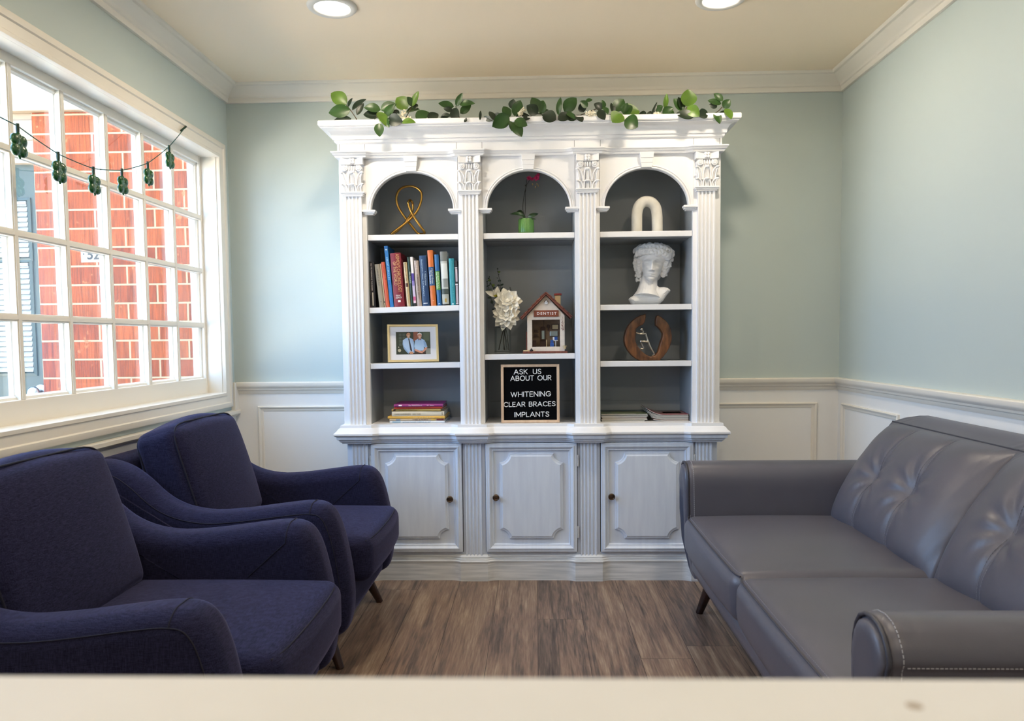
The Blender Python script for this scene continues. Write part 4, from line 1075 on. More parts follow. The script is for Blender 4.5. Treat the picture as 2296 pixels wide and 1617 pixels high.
RMAG = [('#8a5a56', 'bottom magazine with a reddish edge in the right stack', 760, 1166, .0045, 0, .006), ('#a9a4a6', 'pale grey magazine, second from the bottom of the right stack', 735, 1166, .004, 0, .013), ('#5c5a60', 'dark grey magazine in the lower half of the right stack', 715, 1166, .004, 0, .018), ('#b7b2b0', 'white-edged magazine in the upper half of the right stack', 700, 1166, .004, 0, .022), ('#3d3434', 'dark-covered magazine just under the red one of the right stack', 690, 1166, .004, 0, .026), ('#8f2f38', 'red-covered magazine with an upturned edge on top of the right stack', 695, 1166, .004, 0, .028)]
for i, (colr, lab, x0, x1, th, rz, cl) in enumerate(RMAG):
    A = c4(x0, 1340, YM); B = c4(x1, 1340, YM); w = B.x - A.x
    art = [('#9a7468', .25, .95, .12, .75), ('#a8484a', .35, .9, .3, .62), ('#6e6763', .3, 1, .78, .98)] if i == 5 else []
    th *= 1.2
    magazine((min((A.x + B.x) / 2, BAYS[2] + .203 - w / 2), YM + .105, z), w, .205, th, rz, colr, lab, GR, cl, -1, art)
    z += th + .0004

# ================================================================== ORNAMENTS
SC4 = 500 / 2246
def cc4(x, y, Y): return at(700 + x * SC4, 180 + y * SC4, Y=Y)
M['gold'] = mat('brushed_gold', '#b48a45', 0.26, 1.0)
YG = 3.56
kn = [(800, 1545, -.020), (880, 1485, -.018), (975, 1410, -.012), (1055, 1320, -.006), (1098, 1210, .0), (1095, 1125, .004), (1040, 1078, .006), (965, 1068, .008), (890, 1095, .010), (850, 1170, .012), (862, 1265, .016), (925, 1370, .022), (1000, 1465, .030), (1062, 1540, .036), (1100, 1549, .030), (1132, 1535, .0), (1090, 1470, -.008), (1035, 1390, -.012), (990, 1310, -.018), (966, 1240, -.014), (985, 1209, .0), (1012, 1240, .014), (1010, 1310, .020), (965, 1400, .022), (885, 1490, .012), (815, 1546, .0)]
kp = [cc4(x, y, YG + d) for x, y, d in kn]
kp = [Vector((p.x, p.y, max(p.z, SH1 + .0062))) for p in kp]
t = thing('knot_sculpture', (sum(p.x for p in kp) / len(kp), YG, SH1), 'gold looped knot sculpture on the top left shelf', 'ornament')
MB().tube(smooth_path(kp, 6, True), .0058, 12, True).build('loop', M['gold'], t, smooth=80)

# orchid
S7 = 280 / 1617
def c7(x, y, Y): return at(1060 + x * S7, 380 + y * S7, Y=Y)
YO = 3.56
pc = c7(692, 800, YO); po_ = thing('potted_orchid', (pc.x, YO, SH1), 'small magenta orchid in a ribbed green pot', 'plant')
M['potgreen'] = mat('glossy_green_glaze', '#55863f', 0.18, coat=0.5); M['stem'] = mat('dark_stem', '#1c1f17', 0.6); M['orch'] = mat('magenta_petal', '#a61050', 0.5, var=.2, vscale=(60, 60, 60)); M['bud'] = mat('orchid_bud', '#a58a55', 0.6)
M['leafd'] = mat('dark_leaf', '#1d3a1a', 0.4, var=.2, vscale=(20, 20, 20)); M['soil'] = mat('soil', '#2a211a', 0.9)
R0 = px_size(100 * S7, YO); z1 = c7(692, 648, YO).z
hp = z1 - SH1
m = MB(); vs = []; n = 112
prof = [(.92, 0), (.92, .10), (.90, .125), (.99, .15), (1.0, .2), (1.0, .97), (.98, 1.0), (.90, 1.0), (.88, .9)]
for r, zz in prof:
    rib = .018 if .15 <= zz <= .97 and r > .95 else 0
    for j in range(n):
        a = 2 * PI * j / n; k = R0 * (r + rib * math.cos(28 * a))
        vs.append((pc.x + k * math.cos(a), YO + k * math.sin(a), SH1 + .0004 + zz * hp))
fs = [(i * n + j, i * n + (j + 1) % n, (i + 1) * n + (j + 1) % n, (i + 1) * n + j) for i in range(len(prof) - 1) for j in range(n)] + [tuple(range(n - 1, -1, -1))]
m.add(vs, fs).build('pot', M['potgreen'], po_, smooth=60)
MB().lathe([(.0005, 0), (R0 * .89, 0)], 24, (pc.x, YO, SH1 + hp * .93), cap=False).build('soil', M['soil'], po_)
def leaf_mesh(m, P, Q, wid, bend=.15, fold=.25, roll=0.0, n=8, shape=0, mi=0, curl=0.0, ref=None, th=.0006):
    """Leaf from P to Q; its face turns towards ref rolled about its axis."""
    P, Q = Vector(P), Vector(Q); ax = (Q - P); L = ax.length; ax = ax / L
    f = Vector(ref) if ref else Vector((0, -1, .15))
    f = (f - ax * f.dot(ax)); f = f.normalized() if f.length > 1e-4 else ax.orthogonal().normalized()
    s_ = ax.cross(f)
    f, s_ = f * math.cos(roll) + s_ * math.sin(roll), s_ * math.cos(roll) - f * math.sin(roll)
    vs = []
    for side in (1, -1):
        for i in range(n + 1):
            t = i / n
            w = wid / 2 * (math.sin(PI * t ** (.85 if shape == 0 else .7)) ** (.75 if shape == 0 else .9)) if 0 < t < 1 else 0
            c = P + ax * (L * t) + f * (bend * L * math.sin(PI * t) - curl * L * t * t)
            for j in (-2, -1, 0, 1, 2):
                q = j / 2
                vs.append(c + s_ * (w * q) + f * (fold * w * (abs(q) ** 1.5) + side * th / 2))
    k = 5; o = (n + 1) * k; fs = []
    for i in range(n):
        for j in range(k - 1):
            a = i * k + j
            fs.append((a, a + 1, a + k + 1, a + k)); fs.append((o + a, o + a + k, o + a + k + 1, o + a + 1))
    for i in range(n):
        fs.append((i * k, i * k + k, o + i * k + k, o + i * k)); a = i * k + k - 1; fs.append((a, o + a, o + a + k, a + k))
    return m.add(vs, fs, mi)
for (bx, by, tx, ty, w, d0, d1) in ((690, 625, 480, 578, 50, 0, -.012), (660, 600, 570, 540, 55, .01, .03), (705, 610, 850, 572, 52, -.005, .0), (690, 640, 590, 648, 26, -.01, -.03), (710, 632, 822, 645, 30, -.01, -.02)):
    m = MB(); leaf_mesh(m, c7(bx, by, YO + d0), c7(tx, ty, YO + d1), px_size(w * S7, YO), .22, .2, .3)
    m.build('leaf', M['leafd'], po_, smooth=60)
for l in ([(670, 620), (650, 520), (655, 400), (672, 300), (690, 220), (698, 130)], [(672, 620), (682, 500), (680, 380), (682, 290), (694, 215), (722, 160), (760, 120), (815, 100)]):
    MB().tube(smooth_path([c7(x, y, YO + .004 * i % 3) for i, (x, y) in enumerate(l)]), .0013, 8).build('stem', M['stem'], po_, smooth=60)
MB().cushion((.004, .003, .003), .001, Mx=Matrix.Translation(c7(686, 208, YO))).build('clip', M['stem'], po_)
for fx, fy_, sc in ((728, 115, 1.0), (772, 128, .7), (828, 112, 1.25), (848, 72, .75)):
    c = c7(fx, fy_, YO - .004); m = MB(); r = px_size(34 * S7, YO) * sc
    for k in range(5):
        a = PI / 2 + 2 * PI * k / 5 + (.3 if fx > 800 else 0)
        leaf_mesh(m, c, c + Vector((math.cos(a) * r, -.003, math.sin(a) * r)), r * (.95 if k in (1, 4) else .7), .1, .1, 0, 5)
    m.ell(c + Vector((0, -.003, 0)), (r * .2, r * .2, r * .2), None, 8, 6)
    m.build('bloom', M['orch'], po_, smooth=60)
for fx, fy_ in ((775, 192), (812, 230), (846, 210), (830, 190)):
    MB().ell(c7(fx, fy_, YO - .002), (.0026, .0026, .005), None, 10, 8).build('bud', M['bud'], po_, smooth=80)

# arch ornament
S8 = 320 / 1617
def c8(x, y, Y): return at(1320 + x * S8, 380 + y * S8, Y=Y)
M['ceramic'] = mat('mottled_white_stoneware', '#d8d2c4', 0.75, col2='#e9e5da', vscale=(30, 30, 14), bump=.2, bscale=(120, 120, 120))
YA = 3.555; rA = px_size(60 * S8, YA)
ap_ = [(545, 700), (545, 600), (547, 500), (565, 425), (610, 375), (662, 362), (714, 378), (755, 428), (772, 500), (776, 600), (776, 700)]
P = [c8(x, y, YA) for x, y in ap_]; P[0].z = P[-1].z = SH1 + .0005
ar = thing('arch_ornament', ((P[0].x + P[-1].x) / 2, YA, SH1), 'chunky white stoneware arch on the top right shelf', 'ornament')
MB().tube(smooth_path(P, 5), rA, 24).build('arch', M['ceramic'], ar, smooth=60)

# ------------------------------------------------------------------ framed photograph
M['goldf'] = mat('pale_gold_frame', '#dcc896', 0.4, 0.4); M['matb'] = mat('white_mat_board', '#e4e3e6', 0.6)
YP = 3.505
bl, br2 = at(872, 812.5, Y=YP), at(983, 810.5, Y=YP)
wP = (br2.x - bl.x) * 1.02; hP = px_size(84.5, YP) * 1.015
zP = 1.0040 + 0.003 * ((bl.x + br2.x) / 2 - BAYS[0] + .2055) / .411 + .0034
pfm = thing('picture_frame', ((bl.x + br2.x) / 2, YP, zP), 'gold-framed photo of two men in blue shirts on the left shelf', 'picture frame', rot=(math.radians(-9), 0, math.radians(13)))
fl_ = lambda u, v, w: (u, -w, v)
MB().ring(-wP / 2, wP / 2, 0, hP, [(0, -.012), (0, .002), (.001, .003), (.009, .003), (.011, .0), (.011, -.012)], fl_).build('frame', M['goldf'], pfm, smooth=0, world=False)
MB().box(-wP / 2 + .006, wP / 2 - .006, .004, .012, .006, hP - .006).build('backing', cmat('#5a4a3a'), pfm, smooth=0, world=False)
MB().box(-wP / 2 + .009, wP / 2 - .009, .0025, .004, .009, hP - .009).build('mat_board', M['matb'], pfm, smooth=0, world=False)
iw, ih = wP * .675, hP * .60; ix, iz = -iw / 2 + .001, hP * .205
def photo():
    m = MB(); mats = []
    def poly(col, pts, lay):
        if col not in mats: mats.append(col)
        vs = [(ix + x / 425 * iw, .0024 - lay * .00006, iz + (1 - y / 277) * ih) for x, y in pts]
        m.add(vs, [tuple(range(len(vs)))], mats.index(col))
    def oval(col, cx, cy, rx, ry, lay): poly(col, [(cx + rx * math.cos(2 * PI * i / 20), cy + ry * math.sin(2 * PI * i / 20)) for i in range(20)], lay)
    def rect(col, x0, y0, x1, y1, lay): poly(col, [(x0, y0), (x1, y0), (x1, y1), (x0, y1)], lay)
    rect('#2c362c', 0, 0, 425, 277, 0); rect('#3c4a3c', 290, 0, 425, 190, 1); rect('#55604a', 340, 10, 410, 110, 2); rect('#8b8f86', 365, 205, 425, 277, 2)
    for gx in (36, 82):
        for gy in (20, 60, 100, 140): rect('#48544a', gx, gy, gx + 34, gy + 32, 1)
    rect('#84402f', 216, 0, 272, 112, 2)
    for gy in range(8, 110, 14): rect('#a8755f', 216, gy, 272, gy + 3, 3)
    oval('#b9b39a', 40, 228, 20, 20, 2); oval('#d8d4c0', 32, 188, 6, 7, 2)
    rect('#2a211f', 150, 225, 222, 277, 3); rect('#3a2b28', 225, 240, 362, 277, 3)
    poly('#a8c3e2', [(128, 74), (172, 74), (208, 92), (222, 130), (226, 180), (222, 262), (196, 262), (190, 240), (150, 268), (120, 240), (92, 200), (80, 150), (84, 104)], 4)
    poly('#86a5cb', [(84, 104), (96, 180), (160, 262), (140, 262), (100, 215), (80, 150)], 5); poly('#86a5cb', [(205, 110), (212, 180), (205, 262), (222, 262), (226, 160)], 5)
    rect('#b98562', 140, 52, 168, 78, 5); oval('#c08a66', 154, 36, 25, 33, 6); poly('#231a17', [(128, 36), (130, 8), (154, -0), (178, 8), (181, 34), (174, 18), (154, 12), (136, 20)], 7)
    oval('#efe6dc', 155, 52, 11, 4, 8); rect('#2a1c18', 138, 30, 148, 33, 8); rect('#2a1c18', 161, 30, 171, 33, 8)
    poly('#cfdff0', [(138, 74), (156, 88), (174, 74), (168, 70), (156, 80), (144, 70)], 7); poly('#23283a', [(150, 82), (164, 82), (170, 110), (196, 232), (184, 240), (172, 225), (156, 110)], 8)
    poly('#c79270', [(160, 250), (182, 240), (214, 252), (206, 272), (168, 272)], 9)
    poly('#a9c7e4', [(272, 86), (318, 86), (352, 104), (374, 150), (386, 188), (358, 200), (342, 180), (345, 232), (238, 236), (226, 180), (234, 110)], 4)
    poly('#8fb0d4', [(338, 120), (352, 190), (386, 188), (372, 140), (352, 104)], 5)
    rect('#c98c74', 280, 66, 308, 92, 5); oval('#d3957c', 293, 50, 25, 31, 6); poly('#e4e0da', [(266, 46), (268, 24), (292, 12), (318, 24), (321, 46), (312, 28), (292, 22), (274, 30)], 7)
    oval('#f2e8e0', 294, 66, 10, 4, 8); rect('#5a3c32', 278, 46, 288, 49, 8); rect('#5a3c32', 299, 46, 309, 49, 8)
    poly('#5b3a5e', [(276, 88), (294, 96), (312, 88), (312, 108), (294, 100), (276, 108)], 8)
    poly('#cf9078', [(222, 212), (258, 220), (300, 238), (330, 246), (322, 266), (290, 258), (236, 238)], 9); poly('#cf9078', [(386, 188), (376, 216), (338, 252), (318, 246), (350, 206), (360, 196)], 9)
    m.build('printed_photo', [cmat(c, .35) for c in mats], pfm, smooth=0, world=False)
photo()
m = MB(); m.obox((0, .034, hP * .44), (.04, .003, hP * .62), Matrix.Rotation(math.radians(17), 3, 'X')); m.build('easel_back', cmat('#4a4038'), pfm, smooth=0, world=False)

# ------------------------------------------------------------------ letter board
YL = 3.462
bl, br2 = at(1124, 952.5, Y=YL), at(1255, 951, Y=YL)
wL = br2.x - bl.x; hL = px_size(131.5, YL)
lb = thing('letter_board', ((bl.x + br2.x) / 2, YL, DECK + .0010), 'black felt letter board asking about whitening, clear braces and implants', 'letter board', rot=(math.radians(-3), 0, 0))
M['oak'] = wood_mat('pale_oak', '#cfae8f', '#dfc4a8', (60, 60, 6), 0.5); M['felt'] = mat('black_felt', '#0b0b0d', 0.9, spec=.1); M['letter'] = mat('white_plastic_letter', '#f4f4f4', 0.4)
MB().ring(-wL / 2, wL / 2, 0, hL, [(0, -.012), (0, .006), (.0015, .008), (.011, .008), (.0125, .006), (.0125, -.012)], fl_).build('frame', M['oak'], lb, smooth=0, world=False)
m = MB(); m.box(-wL / 2 + .008, wL / 2 - .008, .002, .010, .008, hL - .008)
z = .014
while z < hL - .014: m.box(-wL / 2 + .012, wL / 2 - .012, -.0005, .0022, z, z + .0034); z += .0052
m.build('felt_panel', M['felt'], lb, smooth=0, world=False)
SLB = wL / 131.0
def lbx(px, py): return (px - 1189.0 - (py - 886) * 0.0125) * SLB, (952 - py - (px - 1189) * 0.012) * SLB * (hL / wL)
_O = [(.475 + .475 * math.cos(2 * PI * i / 20), .5 + .5 * math.sin(2 * PI * i / 20)) for i in range(21)]
GLY = {'A': (.85, [[(0, 0), (.425, 1), (.85, 0)], [(.15, .34), (.70, .34)]]), 'S': (.62, [[(.58, .84), (.48, .97), (.30, 1), (.12, .96), (.04, .80), (.10, .62), (.30, .53), (.50, .44), (.60, .26), (.54, .08), (.34, 0), (.12, .03), (0, .18)]]),
 'K': (.66, [[(0, 0), (0, 1)], [(.62, 1), (0, .42)], [(.20, .60), (.66, 0)]]), 'U': (.68, [[(0, 1), (0, .30), (.08, .08), (.34, 0), (.60, .08), (.68, .30), (.68, 1)]]),
 'B': (.62, [[(0, 0), (0, 1), (.38, 1), (.54, .90), (.55, .64), (.40, .53), (0, .53)], [(.40, .53), (.60, .42), (.62, .14), (.44, 0), (0, 0)]]), 'O': (.95, [_O]), 'T': (.66, [[(0, 1), (.66, 1)], [(.33, 1), (.33, 0)]]),
 'R': (.62, [[(0, 0), (0, 1), (.40, 1), (.58, .88), (.58, .62), (.42, .48), (0, .48)], [(.28, .48), (.62, 0)]]), 'W': (1.15, [[(0, 1), (.30, 0), (.575, .92), (.85, 0), (1.15, 1)]]), 'H': (.70, [[(0, 0), (0, 1)], [(.70, 0), (.70, 1)], [(0, .5), (.70, .5)]]),
 'I': (0, [[(0, 0), (0, 1)]]), 'E': (.52, [[(.52, 1), (0, 1), (0, 0), (.52, 0)], [(0, .52), (.46, .52)]]), 'N': (.72, [[(0, 0), (0, 1), (.72, 0), (.72, 1)]]),
 'G': (.88, [[(.84, .80), (.66, .96), (.44, 1), (.14, .88), (0, .5), (.14, .12), (.44, 0), (.72, .08), (.86, .30), (.88, .46), (.50, .46)]]), 'C': (.82, [[(.82, .82), (.64, .97), (.44, 1), (.14, .88), (0, .5), (.14, .12), (.44, 0), (.64, .03), (.82, .18)]]),
 'L': (.48, [[(0, 1), (0, 0), (.48, 0)]]), 'M': (.90, [[(0, 0), (0, 1), (.45, .22), (.90, 1), (.90, 0)]]), 'P': (.58, [[(0, 0), (0, 1), (.38, 1), (.57, .88), (.57, .60), (.38, .46), (0, .46)]])}
for txt, x0, x1, y0, y1 in (('ASK   US', 1151.8, 1213.8, 831.5, 844.2), ('ABOUT  OUR', 1144.3, 1236.2, 845.8, 858.8), ('WHITENING', 1145, 1235.6, 881.8, 895), ('CLEAR  BRACES', 1129.3, 1246, 904.6, 917.4), ('IMPLANTS', 1153.8, 1232, 927.4, 940)):
    u0, v0 = lbx(x0, y1); u1, v1 = lbx(x1, y0); x = 0; run = []
    for ch in txt:
        if ch == ' ': x += .30; continue
        run.append((x, GLY[ch])); x += GLY[ch][0] + .26
    tot = x - .26; lr = .0017; ku = (u1 - u0 - 2 * lr) / tot; kv = v1 - v0 - 2 * lr
    for x, (w_, strokes) in run:                             # each plastic letter is a piece of its own
        m = MB()
        for st_ in strokes:
            Q = [Vector((u0 + lr + (x + px) * ku, -.0019, v0 + lr + py * kv + .012 * (x + px) * ku)) for px, py in st_]
            for p, q in zip(Q, Q[1:]): m.tube([p, q], lr, 8)
            for p in Q: m.ell(p, (lr, lr, lr), None, 8, 6)
        m.build('letter', M['letter'], lb, smooth=60, world=False)

# ------------------------------------------------------------------ flowers in a glass vase
S6 = 100 / 809
def c6(x, y, Y): return at(1080 + x * S6, 600 + y * S6, Y=Y)
YV = 3.575; zV = 1.0427
k6 = px_size(S6, YV)
M['vglass'] = glass_mat('vase_glass', (.975, .99, .985, 1), .10); M['petal'] = mat('cream_white_petal', '#ece8da', 0.6, var=.05, vscale=(40, 40, 40)); M['stemd'] = mat('dark_flower_stem', '#2b2a20', 0.6); M['euca'] = mat('eucalyptus_leaf', '#33453c', 0.6, var=.2, vscale=(30, 30, 30)); M['eucal'] = mat('young_eucalyptus_leaf', '#6f8347', 0.6); M['yel'] = mat('yellow_green_heart', '#a8a428', 0.6)
vc = c6(384, 1520, YV); rv = 150 * k6; ht = c6(384, 1090, YV).z
va = thing('glass_vase', (vc.x, YV, zV), 'clear straight-sided glass vase holding white flowers on the middle shelf', 'vase')
prof = [(rv * .97, 0.0004), (rv, .003), (rv, ht - zV - .001), (rv * .985, ht - zV), (rv * .96, ht - zV - .001), (rv * .96, .010), (.0005, .010)]
MB().lathe(prof, 40, (vc.x, YV, zV)).build('vessel', M['vglass'], va, smooth=40)
MB().tube([(vc.x + rv * .98 * math.cos(2 * PI * i / 40), YV + rv * .98 * math.sin(2 * PI * i / 40), ht) for i in range(40)], .0009, 6, True).build('rim', cmat('#3a4440', .2), va, smooth=60)
MB().tube([(vc.x + rv * .99 * math.cos(2 * PI * i / 40), YV + rv * .99 * math.sin(2 * PI * i / 40), zV + .0102) for i in range(40)], .0008, 6, True).build('base_ring', cmat('#3a4440', .2), va, smooth=60)
def flower(cx, cy, R, Y, stem, label, tilt, seed, rings, narrow=.52):
    rnd = random.Random(seed); c = c6(cx, cy, Y); r = R * k6
    t = thing('white_dahlia', c, label, 'flower', 'white flowers in the glass vase')
    nrm = Vector(tilt).normalized(); a_ = nrm.orthogonal().normalized(); b_ = nrm.cross(a_)
    m = MB()
    for cnt, rad, el, wd in rings:
        for k in range(cnt):
            an = 2 * PI * (k + rnd.uniform(-.2, .2)) / cnt + el * 3
            d = (a_ * math.cos(an) + b_ * math.sin(an)) * math.cos(el) + nrm * math.sin(el)
            L = r * rad * rnd.uniform(.88, 1.12)
            leaf_mesh(m, c + d * (r * .06) - nrm * (r * .12 * (1 - el)), c + d * L, r * wd * rnd.uniform(.9, 1.1), -.10, .35, rnd.uniform(-.25, .25), 7, 0, 0, .18, ref=nrm)
    m.build('petals', M['petal'], t, smooth=70)
    MB().ell(c + nrm * r * .1, (r * .16, r * .16, r * .16), None, 12, 8).build('heart', M['petal'], t, smooth=80)
    MB().tube(smooth_path([c - nrm * r * .1] + [c6(x, y, yy) for x, y, yy in stem]), .0022, 8).build('stem', M['stemd'], t, smooth=60)
flower(462, 610, 255, YV - .040, [(450, 900, YV - .004), (420, 1150, YV), (400, 1300, YV), (415, 1500, YV - .008)], 'upper large white dahlia in the glass vase', (.05, -1, .35), 3, [(11, 1.0, .02, .62), (10, .85, .38, .60), (8, .62, .75, .5), (6, .36, 1.1, .4)])
flower(448, 850, 252, YV - .050, [(420, 1050, YV - .01), (375, 1200, YV), (330, 1400, YV + .004), (312, 1495, YV + .010)], 'lower large white dahlia drooping over the vase rim', (.0, -1, .02), 5, [(12, 1.08, -.02, .56), (10, .88, .32, .58), (8, .62, .72, .5), (6, .36, 1.1, .42)])
c = c6(275, 530, YV - .02)
t = thing('white_lily', c, 'small half-open white flower pointing up at the left of the vase', 'flower', 'white flowers in the glass vase')
m = MB()
for tx, ty, w, dy in ((65, 432, 90, -.004), (290, 340, 95, -.012), (205, 405, 70, .0), (325, 400, 60, .01), (240, 390, 80, -.010)): leaf_mesh(m, c, c6(tx, ty, YV - .02 + dy), w * k6, .12, .4, 0, 8)
m.build('petals', M['petal'], t, smooth=70)
m = MB()
for tx, ty in ((215, 500), (245, 490), (290, 485), (325, 470), (265, 500)): leaf_mesh(m, c + Vector((0, -.004, 0)), c6(tx, ty, YV - .03), 40 * k6, .1, .3, 0, 5)
m.build('heart', M['yel'], t, smooth=70)
MB().tube(smooth_path([c, c6(330, 800, YV), c6(440, 1120, YV), c6(475, 1350, YV), c6(490, 1500, YV)]), .0016, 8).build('stem', M['stemd'], t, smooth=60)
def euca(path, leaves, lab, green):
    P = [c6(x, y, yy) for x, y, yy in path]
    t = thing('eucalyptus_sprig', P[-1], lab, 'foliage', 'eucalyptus sprigs in the glass vase')
    MB().tube(smooth_path(P), .0010, 6).build('stem', M['stemd'], t, smooth=60)
    for i, (bx, by, tx, ty, w) in enumerate(leaves):
        yy = path[0][2]; m = MB(); leaf_mesh(m, c6(bx, by, yy), c6(tx, ty, yy + .01 * math.sin(i * 2.1)), w * k6, .1, .15, .3 * math.sin(i), 6)
        m.build('leaf', M['eucal'] if green(i) else M['euca'], t, smooth=60)
euca([(290, 30, 3.60), (300, 120, 3.60), (330, 240, 3.60), (345, 400, 3.60), (370, 640, 3.60), (420, 1100, YV + .01), (470, 1490, YV + .012)], [(290, 40, 288, 5, 26), (296, 90, 290, 60, 24), (300, 90, 342, 68, 40), (302, 140, 318, 120, 16), (305, 195, 268, 190, 12), (320, 245, 295, 240, 46), (325, 245, 352, 235, 40), (335, 330, 275, 320, 36), (340, 325, 402, 296, 36), (345, 385, 415, 385, 54), (348, 465, 422, 440, 56), (350, 430, 300, 400, 40)], 'tallest dark eucalyptus sprig at the back of the vase', lambda i: i == 2)
euca([(138, 160, 3.605), (145, 240, 3.605), (190, 330, 3.605), (215, 400, 3.60), (260, 600, 3.60), (400, 1100, YV + .008), (440, 1500, YV + .016)], [(138, 180, 140, 155, 18), (130, 205, 118, 190, 30), (140, 250, 140, 205, 60), (175, 300, 140, 285, 40), (190, 350, 230, 300, 66), (205, 380, 255, 365, 36)], 'short yellow-green eucalyptus sprig at the upper left of the vase', lambda i: i in (2, 4))
euca([(100, 250, 3.585), (114, 340, 3.585), (135, 400, 3.585), (200, 640, 3.585), (390, 1100, YV + .006), (400, 1490, YV + .014)], [(100, 270, 98, 240, 30), (113, 340, 92, 345, 24), (118, 335, 160, 305, 20), (133, 400, 90, 418, 30), (138, 410, 190, 385, 34), (178, 545, 102, 552, 40), (213, 615, 160, 640, 64), (228, 750, 195, 780, 46), (100, 290, 90, 280, 16)], 'dark eucalyptus sprig hugging the left divider', lambda i: False)
euca([(520, 360, 3.60), (515, 440, 3.60), (500, 560, 3.60), (430, 1100, YV + .01), (455, 1500, YV)], [(520, 385, 510, 355, 18), (520, 400, 540, 390, 16), (512, 440, 480, 445, 24), (512, 445, 542, 430, 26)], 'small eucalyptus tip right of the upper dahlia', lambda i: False)

# ------------------------------------------------------------------ miniature dentist house
S2 = 280 / 1886
YH = 3.500; kh = px_size(S2, YH)
def c2(x, y, Y=YH): return at(1060 + x * S2, 580 + y * S2, Y=Y)
zH = 1.0432; o2 = c2(1110, 1440)
def hx(x): return o2.x + (x - 1110) * kh
def hz(y): return zH + (1440 - y) * kh
ho = thing('miniature_house', (o2.x, YH, zH), 'miniature dentist house with a brown shingle roof on the middle shelf', 'model house')
M['stucco'] = mat('rough_stucco', '#ddd2c4', 0.85, bump=.5, bscale=(150, 150, 150), var=.06, vscale=(40, 40, 40)); M['shingle'] = wood_mat('red_brown_shingle', '#5a2c22', '#7d4534', (120, 120, 20), .7); M['inwall'] = mat('miniature_room_wall', '#8a7561', 0.8, var=.12, vscale=(60, 60, 60)); M['dkw'] = mat('miniature_dark_wood', '#40281f', 0.6); M['blue'] = mat('miniature_blue_seat', '#24509a', 0.5); M['silver'] = mat('miniature_mirror', '#b9c6d0', 0.15, .8); M['creamp'] = mat('miniature_cream_paint', '#cbb68c', 0.7)
hD = .085
fh = lambda u, v, w: (u, YH + w, v)
# front wall with window opening, side walls, back
m = MB()
L_, R_, ap0, ea = hx(826), hx(1390), (hx(1112), hz(570)), hz(872)
ol, orr, ot, ob = hx(900), hx(1320), hz(935), hz(1340)
def quadp(p): m.prism(p, 0, .008, fh)
quadp([(L_, hz(1410)), (ol, hz(1410)), (ol, ot), (L_, ot)]); quadp([(orr, hz(1410)), (R_, hz(1410)), (R_, ot), (orr, ot)])
quadp([(ol, hz(1410)), (orr, hz(1410)), (orr, ob), (ol, ob)]); quadp([(L_, ot), (R_, ot), (R_, ea), ap0, (L_, ea)])
m.box(L_, L_ + .006, YH + .008, YH + hD, hz(1410), ea); m.box(R_ - .006, R_, YH + .008, YH + hD, hz(1410), ea)
m.build('walls', M['stucco'], ho, smooth=0, bevel=.0012)
m = MB(); m.box(L_ + .006, R_ - .006, YH + hD - .004, YH + hD, hz(1405), ea); m.box(L_ + .006, R_ - .006, YH + .008, YH + hD - .004, hz(1408), hz(1395)); m.build('room', M['inwall'], ho, smooth=0)
for s, x1, y1 in ((-1, 735, 918), (1, 1490, 908)):
    m = MB(); A = Vector((hx(1110), 0, hz(540))); B = Vector((hx(x1), 0, hz(y1))); d = (B - A).normalized(); nn = Vector((-d.z, 0, d.x)) * (1 if s < 0 else 1)
    if nn.z < 0: nn = -nn
    for i in range(6):
        p, q = A + (B - A) * (i / 6 - .02), A + (B - A) * ((i + 1.15) / 6 if i < 5 else 1)
        for jw in range(5):
            y0 = YH - .022 + (hD + .034) * jw / 5
            vs = [v + nn * o_ + Vector((0, yy, 0)) for v, o0, o1 in ((p, .001, .0055), (q, .0035, .0085)) for o_ in (o0, o1) for yy in (y0, y0 + (hD + .034) / 5 - .0006)]
            m.add(vs, [(0, 1, 3, 2), (4, 6, 7, 5), (0, 4, 5, 1), (2, 3, 7, 6), (0, 2, 6, 4), (1, 5, 7, 3)])
    vs = [v + nn * o_ + Vector((0, yy, 0)) for v in (A, B) for o_ in (-.005, .0015) for yy in (YH - .020, YH + hD + .010)]
    m.add(vs, [(0, 1, 3, 2), (4, 6, 7, 5), (0, 4, 5, 1), (2, 3, 7, 6), (0, 2, 6, 4), (1, 5, 7, 3)])
    m.build('roof', M['shingle'], ho, smooth=0)
m = MB(); m.box(hx(1250), hx(1335), YH + .035, YH + .060, hz(760), hz(560)); ch = m.build('chimney', M['creamp'], ho, smooth=0, bevel=.001)
MB().box(hx(1238), hx(1350), YH + .032, YH + .063, hz(565), hz(536)).build('chimney_cap', cmat('#7c2018'), ch, smooth=0, bevel=.001)
MB().box(hx(757), hx(1430), YH - .018, YH + hD + .004, zH + .0004, hz(1408)).build('base', M['shingle'], ho, smooth=0, bevel=.001)
sg = MB().box(hx(928), hx(1300), YH - .006, YH - .0005, hz(890), hz(794)).build('sign', wood_mat('sign_wood', '#6b2f1c', '#84452b', (20, 20, 120)), ho, smooth=0, bevel=.0008)
m = MB(); text_mesh(m, 'DENTIST', hx(975), hx(1268), hz(860), hz(822), lambda u, v, w: (u, YH - .0062 - w, v), .0006, .004, spacing=1.3); m.build('sign_lettering', M['letter'], sg, smooth=0)
bh = MB().prism([(hx(1092), hz(698)), (hx(1136), hz(698)), (hx(1136), hz(655)), (hx(1114), hz(632)), (hx(1092), hz(655))], -.006, 0, fh).build('birdhouse', M['letter'], ho, smooth=0)
